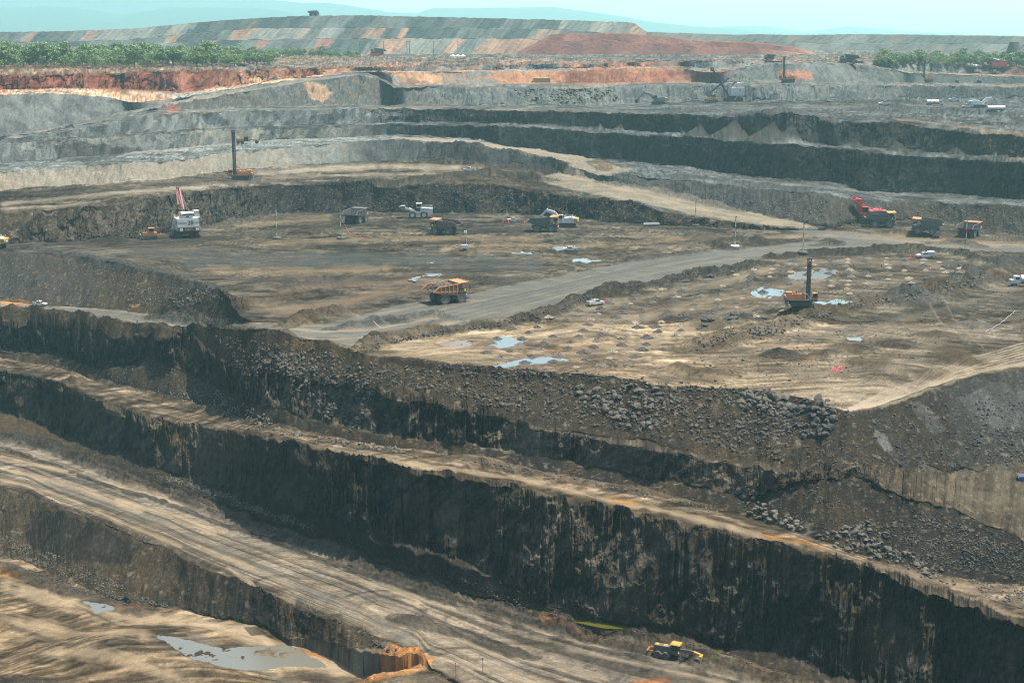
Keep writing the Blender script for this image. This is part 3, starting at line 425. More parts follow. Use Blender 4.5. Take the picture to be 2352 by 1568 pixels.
# ---- water: the ground dips a little under each pond, a level sheet fills it
PONDS = [ # outline, name, kind of water
 ([(1082,795),(1098,782),(1130,776),(1190,776),(1226,780),(1200,790),(1150,797)],'puddle','sky'), ([(1118,842),(1150,833),(1190,824),(1250,820),(1300,822),(1320,828),(1270,834),(1200,836),(1160,846)],'puddle','sky'),
 ([(1000,788),(1050,780),(1095,780),(1078,794),(1020,794)],'puddle','mud'), ([(1722,668),(1750,662),(1800,663),(1803,676),(1770,682),(1735,676)],'puddle','sky'), ([(1862,692),(1890,686),(1930,686),(1958,692),(1930,700),(1890,700)],'puddle','sky'),
 ([(1820,630),(1860,620),(1930,618),(1910,634),(1860,645),(1800,640)],'puddle','dim'), ([(1308,598),(1330,593),(1370,593),(1386,597),(1350,601)],'puddle','sky'), ([(1165,582),(1200,580),(1230,583),(1200,585)],'puddle','sky'), ([(1936,776),(1960,772),(1994,775),(1970,781),(1945,780)],'puddle','sky'),
 ([(1930,262),(1960,259),(2000,261),(1990,264),(1950,265)],'puddle','sky'), ([(1245,568),(1290,565),(1330,568),(1290,571)],'puddle','dim'),
 ([(182,1384),(200,1378),(240,1384),(262,1396),(250,1402),(220,1410),(200,1396)],'puddle','near'), ([(355,1476),(420,1484),(480,1492),(520,1494),(600,1478),(660,1468),(700,1476),(748,1500),(700,1508),(640,1516),(600,1528),(560,1534),(500,1536),(440,1530),(400,1512)],'puddle','near'),
 ([(1130,1376),(1200,1388),(1290,1408),(1380,1430),(1440,1444),(1470,1456),(1380,1454),(1250,1426),(1160,1400)],'pond','green'), ([(1550,1474),(1600,1480),(1650,1492),(1660,1504),(1600,1496)],'pond','green'), ([(955,603),(975,601),(1000,603),(975,606)],'puddle','sky'), ([(940,640),(1000,637),(1010,642),(960,645)],'puddle','dim')]
pond_w = []
for P, nm, kd in PONDS:
    m = softpoly(P, 2.5 if kd == 'green' else 5.5, 1.5, 7)
    c = surf(sum(p[0] for p in P)/len(P), sum(p[1] for p in P)/len(P)); i = m > .01
    lvl = float(np.percentile(Z[i], 35)) if i.any() else c.z
    if kd == 'green': lvl = float(np.percentile(Z[m > .5], 30))
    rx = max(p[0] for p in P)-min(p[0] for p in P); ry = max(p[1] for p in P)-min(p[1] for p in P)
    q = np.hypot((U0-sum(p[0] for p in P)/len(P))/rx, (V0-sum(p[1] for p in P)/len(P))/ry); wf = sstep(1.25, .62, q)*(kd != 'green')
    okr = np.array([SEG[k_][1] in ('ground', 'haul_road') for k_ in ROW_SEG])[:, None]; wf = wf*okr
    fz = np.median(Z[(q < .6)&(okr > 0)]) if ((q < .6)&(okr > 0)).any() else lvl; lvl = float(fz) if kd != 'green' else lvl
    Z = Z*(1-wf)+(lvl+.06*fbm(X/2.2, GYd/2.2, 3, 86))*wf
    tgt = lvl-(.35 if kd == 'green' else .17*m)+((.20 if kd == 'near' else .14)*fbm(X/(3.6 if kd == 'near' else 2.6), GYd/4., 4, 85, .65)+.05*fbm(X/.8, GYd/.8, 2, 87))*(kd != 'green')
    Z[i] = (Z*(1-np.minimum(m*1.6, 1))+tgt*np.minimum(m*1.6, 1))[i]
    wm = (m > (.35 if kd == 'green' else .004))&(np.abs(Z-lvl) < 2.5); cells_ = wm[:-1, :-1]|wm[1:, 1:]|wm[1:, :-1]|wm[:-1, 1:]
    pond_w.append((cells_, lvl-.09, kd)); ppoly([(P[k][0], P[k][1]) for k in range(len(P))], (.10,.085,.065), .7, 4, 2., 9, .2)
# ---- grid to meshes
def mat(name): m = bpy.data.materials.new(name); m.use_nodes = True; return m
def grid_mesh(name, x, y, z, col, m, label=None):
    nr, nc = x.shape
    co = np.stack([x, y, z], -1).reshape(-1, 3).astype(np.float32)
    a = (np.arange(nr-1)[:, None]*nc+np.arange(nc-1)[None, :]).ravel()
    f = np.stack([a, a+1, a+nc+1, a+nc], -1).astype(np.int32).ravel()
    me = bpy.data.meshes.new(name); me.vertices.add(len(co)); me.vertices.foreach_set('co', co.ravel())
    me.loops.add(len(f)); me.loops.foreach_set('vertex_index', f); me.polygons.add(len(a))
    me.polygons.foreach_set('loop_start', np.arange(len(a), dtype=np.int32)*4)
    ca = me.color_attributes.new('Col', 'FLOAT_COLOR', 'POINT')
    c4 = np.ones((len(co), 4), np.float32); c4[:, :3] = np.clip(col.reshape(-1, 3)*ALB, .004, .8); ca.data.foreach_set('color', c4.ravel())
    me.materials.append(m); me.update(); me.validate()
    me.polygons.foreach_set('use_smooth', np.zeros(len(a), bool))
    o = bpy.data.objects.new(name, me); COL.objects.link(o); o['kind'] = 'structure'
    if label: o['label'] = label
    return o
def earth_mat(name, rough=.95, b=.5):
    m = mat(name); n = m.node_tree.nodes; l = m.node_tree.links; p = n['Principled BSDF']
    at = n.new('ShaderNodeVertexColor'); at.layer_name = 'Col'
    g = n.new('ShaderNodeNewGeometry'); no = n.new('ShaderNodeTexNoise'); no.inputs['Scale'].default_value = 2.2; no.inputs['Detail'].default_value = 6; no.inputs['Roughness'].default_value = .7
    l.new(g.outputs['Position'], no.inputs['Vector'])
    mr = n.new('ShaderNodeMapRange'); mr.inputs[1].default_value = .25; mr.inputs[2].default_value = .75; mr.inputs[3].default_value = .7; mr.inputs[4].default_value = 1.3
    l.new(no.outputs[0], mr.inputs[0])
    mx = n.new('ShaderNodeVectorMath'); mx.operation = 'SCALE'; l.new(at.outputs[0], mx.inputs[0]); l.new(mr.outputs[0], mx.inputs['Scale']); l.new(mx.outputs[0], p.inputs['Base Color'])
    bu = n.new('ShaderNodeBump'); bu.inputs['Strength'].default_value = b; bu.inputs['Distance'].default_value = .5; l.new(no.outputs[0], bu.inputs['Height']); l.new(bu.outputs[0], p.inputs['Normal'])
    p.inputs['Roughness'].default_value = rough; p.inputs['Specular IOR Level'].default_value = 0.
    return m
M_floor = earth_mat('packed mud and coal dust', .92, .25); M_face = earth_mat('broken rock', .9, .8); M_road = earth_mat('haul road dust', .88, .15)
GM = {'ground': M_floor, 'scree_slope': M_face, 'rock_face': M_face, 'haul_road': M_road}
# consecutive row bands become one object each
i = 0; segstart = np.r_[0, np.cumsum(NR)]; segstart[-1] = NRW-1
for i, s in enumerate(SEG):
    r0, r1 = segstart[i], segstart[i+1]
    grid_mesh(s[1], X[r0:r1+1], GYd[r0:r1+1], Z[r0:r1+1], CC[r0:r1+1], GM[s[1]])
print('terrain', time.time()-t00)
# ---------------------------------------------------------------- loose rock
rng = np.random.RandomState(7)
def rock_proto(seed, flat=.75):
    R = np.random.RandomState(seed); bm = bmesh.new(); bmesh.ops.create_icosphere(bm, subdivisions=1, radius=.5)
    for v in bm.verts: v.co *= .9
    for _ in range(9):                   # chop flat faces off it
        n_ = Vector(R.normal(size=3)).normalized(); d_ = .22+.16*R.rand()
        for v in bm.verts:
            q = v.co.dot(n_)-d_
            if q > 0: v.co -= n_*q
    for v in bm.verts: v.co.z *= flat; v.co.x *= 1.25
    bmesh.ops.remove_doubles(bm, verts=bm.verts, dist=.02); bmesh.ops.triangulate(bm, faces=bm.faces)
    V = np.array([v.co[:] for v in bm.verts]); Fc = np.array([[v.index for v in f.verts] for f in bm.faces]); bm.free(); return V, Fc
PROT = [rock_proto(s, .55+.35*(s % 3)/2) for s in range(9)]
def rock_mat(name, c1, c2):
    m = mat(name); n = m.node_tree.nodes; l = m.node_tree.links; p = n['Principled BSDF']
    at = n.new('ShaderNodeVertexColor'); at.layer_name = 'Col'; g = n.new('ShaderNodeTexCoord'); no = n.new('ShaderNodeTexNoise'); no.inputs['Scale'].default_value = 1.7; no.inputs['Detail'].default_value = 5
    l.new(g.outputs['Object'], no.inputs['Vector']); cr = n.new('ShaderNodeMix'); cr.data_type = 'RGBA'; cr.inputs[6].default_value = (*[.56*q for q in c1], 1); cr.inputs[7].default_value = (*[.56*q for q in c2], 1)
    l.new(no.outputs[0], cr.inputs[0]); l.new(cr.outputs[2], p.inputs['Base Color']); p.inputs['Roughness'].default_value = .9
    bu = n.new('ShaderNodeBump'); bu.inputs['Strength'].default_value = .5; bu.inputs['Distance'].default_value = .2; l.new(no.outputs[0], bu.inputs['Height']); l.new(bu.outputs[0], p.inputs['Normal']); return m
RM = {'g': rock_mat('grey sandstone blocks', (.032,.029,.024), (.072,.065,.051)), 'd': rock_mat('dark shale blocks', (.013,.013,.013), (.034,.031,.028)), 'p': rock_mat('pale sandstone', (.045,.039,.03), (.10,.086,.064)), 'b': rock_mat('brown blocks', (.024,.019,.014), (.055,.044,.031))}
def pts_in(P, n):
    us = [p[0] for p in P]; vs_ = [p[1] for p in P]; out = []
    while len(out) < n:
        u = rng.uniform(min(us), max(us), 4*n); v = rng.uniform(min(vs_), max(vs_), 4*n)
        k = inpoly(u, v, P); out += list(zip(u[k], v[k]))
    return out[:n]
def along(L, n, w):
    L = np.array(L, float); d = np.r_[0, np.cumsum(np.hypot(*np.diff(L, axis=0).T))]; t = rng.rand(n)*d[-1]
    return list(zip(np.interp(t, d, L[:, 0])+rng.normal(size=n)*w*.6, np.interp(t, d, L[:, 1])+rng.normal(size=n)*w*.5))
def rubble(P, n, s0, s1, k, pw=2.5, nbig=0, label=None, group=None, line=None, w=6):
    pts = along(line, n, w) if line is not None else pts_in(P, n)
    cl = [(p, vn(np.array([p[0]/14.]), np.array([p[1]/9.]), 2)[0]) for p in pts]
    Vs = []; Fs = []; o = 0; big = []
    for (u, v), c in cl:
        if c < rng.rand()*.75: continue
        s = s0+(s1-s0)*rng.rand()**pw*(.5+.5*c)
        p = surf(u, v, GYd, Z); big.append((s, p))
    big.sort(key=lambda q: -q[0])
    for i, (s, p) in enumerate(big):
        V, Fc = PROT[rng.randint(9)]; e = Matrix.Rotation(rng.rand()*6.3, 3, 'Z') @ Matrix.Rotation(rng.normal()*.5, 3, 'X') @ Matrix.Rotation(rng.normal()*.5, 3, 'Y')
        sc = np.array([s*rng.uniform(.8, 1.3), s, s*rng.uniform(.75, 1.1)]); W = (V*sc) @ np.array(e).T
        if i < nbig:
            me = bpy.data.meshes.new('boulder'); me.from_pydata([tuple(q) for q in W], [], [tuple(f) for f in Fc]); me.materials.append(RM[k])
            b = bpy.data.objects.new('boulder', me); COL.objects.link(b); b.location = (p.x, p.y, p.z+s*.16); b['label'] = ('largest ' if i == 0 else 'second largest ' if i == 1 else '')+(label.replace('big ', '') if i < 2 else label); b['category'] = 'boulder'; b['group'] = group
        else:
            Vs.append(W+np.array([p.x, p.y, p.z+s*.12])); Fs.append(Fc+o); o += len(V)
    if Vs:
        V = np.concatenate(Vs); Fc = np.concatenate(Fs)
        me = bpy.data.meshes.new('rubble'); me.from_pydata(V.tolist(), [], Fc.tolist()); me.materials.append(RM[k]); ob = bpy.data.objects.new('rubble', me); COL.objects.link(ob); ob['kind'] = 'stuff'
Bh = [(p[0], p[1]+6) for p in A if 900 < p[0] < 1990]
rubble([(1330,886),(1460,884),(1560,898),(1560,930),(1500,985),(1440,990),(1400,960),(1330,930)], 420, .6, 2.9, 'g', 3., 28, 'big grey block in the tumbled rock pile below the pale blast bench', 'blocks tumbled below the blast bench')
rubble([(1690,905),(1760,895),(1805,918),(1830,950),(1760,955),(1700,940)], 170, .8, 3.1, 'g', 2.2, 16, 'grey boulder piled on the bench edge left of the pale ridge track', 'boulders piled on the bench edge')
rubble([(1790,925),(1880,915),(1925,950),(1900,1000),(1830,1010),(1780,975)], 260, .8, 3.4, 'd', 2.5, 16, 'dark boulder on the slope below the end of the pale ridge track', 'dark boulders below the ridge track')
rubble([(1930,1215),(2000,1200),(2050,1240),(2060,1275),(2000,1285),(1890,1250),(1870,1225)], 360, .6, 2.3, 'g', 2.2, 30, 'angular block in the heap spilled across the long lower bench', 'blocks spilled across the lower bench')
rubble([(2050,1255),(2130,1290),(2200,1330),(2190,1345),(2100,1320),(2040,1290)], 120, .6, 2.2, 'g', 2.5, 10, 'scattered block at the toe of the dark scree right of the block heap', 'scattered blocks at the scree toe')
rubble([(1690,1120),(1740,1150),(1850,1210),(1830,1222),(1720,1185)], 120, .6, 2.6, 'p', 2.6, 10, 'pale block beside the puddle on the long lower bench', 'pale blocks along the lower bench')
rubble(None, 900, .35, 1.5, 'b', 3, line=Bh, w=14)
rubble([(830,830),(1010,850),(1330,880),(1560,905),(1690,905),(1850,960),(1800,1060),(1560,1010),(1220,955),(1000,905),(860,880)], 3600, .3, 1.5, 'b', 3.2)
rubble([(830,830),(1010,850),(1330,880),(1560,905),(1690,905),(1850,960),(1800,1060),(1560,1010),(1220,955),(1000,905),(860,880)], 900, .3, 1.6, 'g', 3.2)
rubble([(700,795),(820,830),(870,880),(820,1000),(730,950),(640,860),(560,800)], 1500, .35, 1.9, 'g', 3)
rubble([(490,770),(640,790),(700,880),(560,850)], 700, .35, 1.5, 'b', 3)
rubble([(350,900),(470,880),(560,930),(640,970),(600,985),(480,940),(380,915)], 700, .4, 1.5, 'p', 3)
rubble([(200,850),(300,840),(420,850),(400,910),(280,880)], 400, .3, 1.0, 'b', 3)
rubble(None, 330, .5, 2.0, 'p', 3, 8, 'pale block lying on the narrow bench above the great dark wall', 'pale blocks on the narrow bench', line=[(560,975),(640,992),(760,1012),(880,1030),(960,1045)], w=9)
rubble(None, 500, .35, 1.0, 'g', 3, line=[(1000,1040),(1200,1080),(1450,1125),(1680,1175)], w=8)
rubble([(1990,950),(2090,925),(2200,900),(2352,900),(2352,1060),(2150,1090),(2010,1060)], 1500, .3, 1.2, 'd', 3.4)
rubble([(2200,960),(2352,930),(2352,1060),(2250,1070)], 500, .3, 1.0, 'g', 3.4)
rubble([(1850,1000),(2010,1010),(2080,1140),(2352,1250),(2352,1340),(2000,1250),(1800,1180),(1750,1110)], 2600, .25, .9, 'b', 3.6)
rubble([(2100,1170),(2352,1260),(2352,1340),(2060,1280)], 1500, .3, 1.1, 'd', 3)
rubble([(2220,1330),(2352,1345),(2352,1400),(2260,1370)], 300, .3, 1.0, 'p', 3)
rubble(None, 1100, .3, 1.0, 'p', 2.6, line=[(380,1096),(480,1126),(560,1160),(640,1186),(720,1216)], w=9)
rubble(None, 900, .3, .9, 'b', 3, line=[(0,980),(196,1035),(385,1098),(700,1218),(869,1266),(1079,1338),(1219,1397),(1324,1425),(1464,1448),(1634,1492),(1800,1545)], w=7)
rubble([(0,1220),(60,1250),(200,1300),(330,1370),(420,1400),(300,1385),(130,1320),(0,1272)], 1600, .25, .9, 'p', 3)
rubble(None, 500, .25, .9, 'g', 3, line=[(0,1284),(88,1320),(175,1350),(300,1385)], w=8)
rubble(None, 260, .3, 1., 'b', 3, line=[(70,1132),(245,1202),(490,1312),(700,1391),(870,1470)], w=5)
rubble([(850,1468),(880,1476),(912,1490),(905,1502),(870,1490)], 40, .6, 2.0, 'd', 1.6, 10, 'dark block inside the end of the hooked orange berm', 'blocks inside the orange berm')
rubble([(270,665),(380,660),(480,670),(520,690),(420,705),(300,700)], 900, .35, 1.4, 'g', 3)
rubble([(0,580),(200,600),(400,660),(300,700),(0,690)], 1100, .3, 1.1, 'b', 3)
rubble(None, 1100, .4, 1.6, 'g', 2.6, line=[(1600,795),(1700,768),(1780,752),(1850,732),(1950,702),(2060,688),(2160,665),(2260,640)], w=13)
rubble([(1715,760),(1770,748),(1785,762),(1750,775)], 70, .8, 2.8, 'g', 1.8, 8, 'large block in the cluster on the rubble ridge left of the orange drill', 'blocks clustered on the rubble ridge')
rubble([(1600,800),(2000,720),(2352,640),(2352,760),(2100,830),(1850,880),(1560,880)], 1000, .3, 1.3, 'g', 4)
rubble(None, 1100, .3, 1.2, 'd', 2.4, line=[(834,800),(1009,763),(1149,745),(1289,707),(1412,665),(1587,633),(1760,602)], w=5)
rubble(None, 400, .3, 1.1, 'd', 2.4, line=[(1774,590),(1949,580),(2194,577),(2299,604)], w=5)
rubble([(1180,205),(1240,203),(1400,206),(1425,232),(1330,238),(1200,235)], 500, .8, 3.4, 'p', 2.4)
rubble([(1700,460),(1900,455),(1950,515),(1870,512),(1740,484)], 500, .4, 1.6, 'g', 3)
rubble([(1950,505),(2150,500),(2350,520),(2350,470),(2000,468)], 700, .4, 1.5, 'g', 3)
rubble([(100,560),(440,470),(700,430),(1000,425),(1200,450),(1480,475),(1480,500),(1200,488),(800,482),(400,530)], 2200, .4, 1.5, 'b', 3.2)
rubble([(1000,425),(1480,465),(1480,500),(1200,488),(1000,486)], 700, .4, 1.8, 'd', 3)
print('rocks', time.time()-t00)
# ---------------------------------------------------------------- things: helpers
class MB:
    def __init__(s): s.v = []; s.f = []; s.mi = []; s.k = 0
    def add(s, V, Fc):
        o = len(s.v); s.v += [tuple(p) for p in V]; s.f += [tuple(i+o for i in f) for f in Fc]; s.mi += [s.k]*len(Fc); return s
    def box(s, x0, x1, y0, y1, z0, z1, M=None, tx=0, ty=0):   # tx, ty: inset of the top
        V = [(x0, y0, z0), (x1, y0, z0), (x1, y1, z0), (x0, y1, z0), (x0+tx, y0+ty, z1), (x1-tx, y0+ty, z1), (x1-tx, y1-ty, z1), (x0+tx, y1-ty, z1)]
        if M: V = [M @ Vector(p) for p in V]
        return s.add(V, [(0, 3, 2, 1), (4, 5, 6, 7), (0, 1, 5, 4), (1, 2, 6, 5), (2, 3, 7, 6), (3, 0, 4, 7)])
    def bar(s, p, q, w, h=None):
        p = Vector(p); q = Vector(q); h = h or w; d = (q-p); L = d.length; R = d.to_track_quat('X', 'Z').to_matrix().to_4x4(); R.translation = p
        return s.box(0, L, -w/2, w/2, -h/2, h/2, R)
    def cyl(s, p, q, r, r2=None, n=14, cap=True):
        p = Vector(p); q = Vector(q); r2 = r if r2 is None else r2; d = (q-p); R = d.to_track_quat('Z', 'Y').to_matrix(); V = []
        for k in range(n): a = 6.28318*k/n; e = R @ Vector((math.cos(a), math.sin(a), 0)); V += [p+e*r, q+e*r2]
        Fc = [(2*k, 2*((k+1) % n), 2*((k+1) % n)+1, 2*k+1) for k in range(n)]
        if cap: Fc += [tuple(2*k for k in range(n))[::-1], tuple(2*k+1 for k in range(n))]
        return s.add(V, Fc)
    def prism(s, P, y0, y1):            # side outline (x, z) pushed from y0 to y1
        n = len(P); V = [(x, y0, z) for x, z in P]+[(x, y1, z) for x, z in P]
        return s.add(V, [tuple(range(n)), tuple(range(2*n-1, n-1, -1))]+[(k, k+n, (k+1) % n+n, (k+1) % n) for k in range(n)])
    def lathe(s, c, P, ax='y', n=18):   # P: (radius, offset along axis)
        V = []; m = len(P)
        for k in range(n):
            a = 6.28318*k/n; ca, sa = math.cos(a), math.sin(a)
            for r, t in P: V.append((c[0]+r*ca, c[1]+t, c[2]+r*sa) if ax == 'y' else (c[0]+r*ca, c[1]+r*sa, c[2]+t))
        Fc = [(k*m+j, k*m+j+1, ((k+1) % n)*m+j+1, ((k+1) % n)*m+j) for k in range(n) for j in range(m-1)]
        return s.add(V, Fc)
    def build(s, name, mats, parent=None, smooth=False, label=None):
        me = bpy.data.meshes.new(name); me.from_pydata(s.v, [], s.f)
        for m_ in (mats if isinstance(mats, (list, tuple)) else [mats]): me.materials.append(m_)
        me.polygons.foreach_set('material_index', s.mi); bm = bmesh.new(); bm.from_mesh(me); bmesh.ops.recalc_face_normals(bm, faces=bm.faces); bm.to_mesh(me); bm.free()
        if smooth: me.polygons.foreach_set('use_smooth', [True]*len(me.polygons))
        o = bpy.data.objects.new(name, me); COL.objects.link(o)
        if parent: o.parent = parent
        if label: o['label'] = label
        return o
def paint_mat(name, c, rough=.5, metal=0., dirt=.35, dc=(.06, .05, .04)):
    m = mat(name); n = m.node_tree.nodes; l = m.node_tree.links; p = n['Principled BSDF']; g = n.new('ShaderNodeTexCoord'); no = n.new('ShaderNodeTexNoise'); no.inputs['Scale'].default_value = .9; no.inputs['Detail'].default_value = 6; no.inputs['Roughness'].default_value = .65
    l.new(g.outputs['Object'], no.inputs['Vector']); mr = n.new('ShaderNodeMapRange'); mr.inputs[1].default_value = .35; mr.inputs[2].default_value = .75; mr.inputs[4].default_value = min(.85, dirt*1.5); l.new(no.outputs[0], mr.inputs[0])
    mx = n.new('ShaderNodeMix'); mx.data_type = 'RGBA'; mx.inputs[6].default_value = (*[.75*q for q in c], 1); mx.inputs[7].default_value = (*dc, 1); l.new(mr.outputs[0], mx.inputs[0]); l.new(mx.outputs[2], p.inputs['Base Color'])
    p.inputs['Roughness'].default_value = rough; p.inputs['Metallic'].default_value = metal; return m
K = {k: paint_mat(*v) for k, v in dict(
 orange=('worn orange paint', (.36,.125,.018), .55, 0, .45), rust=('rusty orange steel', (.16,.065,.03), .75, 0, .6), yellow=('yellow paint', (.33,.19,.02), .5), white=('dusty white paint', (.42,.42,.40), .5, 0, .3), cream=('cream paint', (.52,.47,.38), .6, 0, .3),
 dark=('dark greasy steel', (.018,.02,.022), .6, .3, .3), grey=('grey steel', (.11,.12,.12), .6, .2, .4), tyre=('dusty tyre rubber', (.022,.021,.02), .9, 0, .8, (.075,.065,.05)), red=('red paint', (.42,.025,.03), .5, 0, .25), green=('green paint', (.01,.22,.05), .5, 0, .1),
 glass=('dark window glass', (.01,.014,.016), .08, 0, 0.), lamp=('lamp glass', (.7,.7,.65), .2, 0, 0.), navy=('dark blue paint', (.02,.05,.12), .4), wood=('pale timber', (.45,.35,.22), .8), hi=('lime yellow panel', (.45,.60,.02), .5, 0, 0.), cone=('red plastic', (.6,.04,.04), .5, 0, .1),
 skin=('skin', (.25,.13,.08), .6, 0, 0.), jacket=('red work jacket', (.42,.03,.04), .8, 0, .2), trousers=('dark work trousers', (.03,.04,.08), .9, 0, .2), dkbed=('dark truck body steel', (.045,.043,.042), .7, .1, .5), black=('black lettering paint', (.01,.01,.012), .5, 0, 0.), pole=('galvanised pole', (.3,.3,.28), .5, .2, .2), inner=('scoured bed steel', (.10,.085,.07), .5, .4, .5), bark=('bark', (.09,.07,.05), .95, 0, .3)).items()}
K['load'] = RM['g']
def thing(name, label, cat, u, v, yaw=0, group=None, s=1., dz=-.05, at=None):
    p = at or surf(u, v, GYd, Z); o = bpy.data.objects.new(name, None); COL.objects.link(o); o.location = (p.x, p.y, p.z+dz); o.rotation_euler = (0, 0, math.radians(yaw)); o.scale = (s, s, s)
    o['label'] = label; o['category'] = cat
    if group: o['group'] = group
    return o
def single(o, label, cat, u, v, yaw=0, group=None, s=1., dz=-.02, at=None):
    p = at or surf(u, v, GYd, Z); o.location = (p.x, p.y, p.z+dz); o.rotation_euler = (0, 0, math.radians(yaw)); o.scale = (s, s, s); o['label'] = label; o['category'] = cat
    if group: o['group'] = group
    return o
def copytree(o, parent=None):
    c = o.copy(); COL.objects.link(c); c.parent = parent
    for ch in list(o.children): copytree(ch, c)
    return c
def text(body, size, loc, rot, m, parent, name='lettering', ext=.02):
    cu = bpy.data.curves.new(name, 'FONT'); cu.body = body; cu.size = size; cu.extrude = ext; cu.align_x = 'CENTER'; cu.align_y = 'CENTER'; cu.offset = size*.015
    t = bpy.data.objects.new(name, cu); COL.objects.link(t); me = bpy.data.meshes.new_from_object(t); bpy.data.objects.remove(t); me.materials.append(m)
    o = bpy.data.objects.new(name, me); COL.objects.link(o); o.location = loc; o.rotation_euler = rot; o.parent = parent; return o
def rail(b, pts, h=1.1, r=.05, n=5):
    for p, q in zip(pts[:-1], pts[1:]):
        p = Vector(p); q = Vector(q)
        for e in (h, h*.5): b.bar(p+Vector((0, 0, e)), q+Vector((0, 0, e)), r)
        m_ = max(1, int((q-p).length/1.4))
        for k in range(m_+1): t = p.lerp(q, k/m_); b.bar(t, t+Vector((0, 0, h)), r)
def wheel(par, x, y, r, wd, rimc='grey', name='wheel', side=1):
    P = [(r*.55, -wd/2), (r*.93, -wd/2), (r, -wd*.36), (r, wd*.36), (r*.93, wd/2), (r*.55, wd/2)]
    b = MB(); b.lathe((x, y, r), P, n=24)
    for k in range(20):                  # tread lugs
        a = 6.28318*k/20; c, s_ = math.cos(a), math.sin(a); R = Matrix.Translation((x, y, r)) @ Matrix.Rotation(-a, 4, 'Y'); b.box(r*.985, r*1.03, -wd*.45, wd*.45, -r*.07, r*.07, R)
    t = b.build(name, K['tyre'], par); q = MB(); q.lathe((x, y, r), [(0, -wd*.30), (r*.30, -wd*.30), (r*.42, -wd*.40), (r*.58, -wd*.44), (r*.58, wd*.44), (r*.42, wd*.40), (r*.30, wd*.30), (0, wd*.30)], n=16)
    q.cyl((x, y-wd*.46, r), (x, y+wd*.46, r), r*.2, n=10); q.build('rim', K[rimc], t); return t
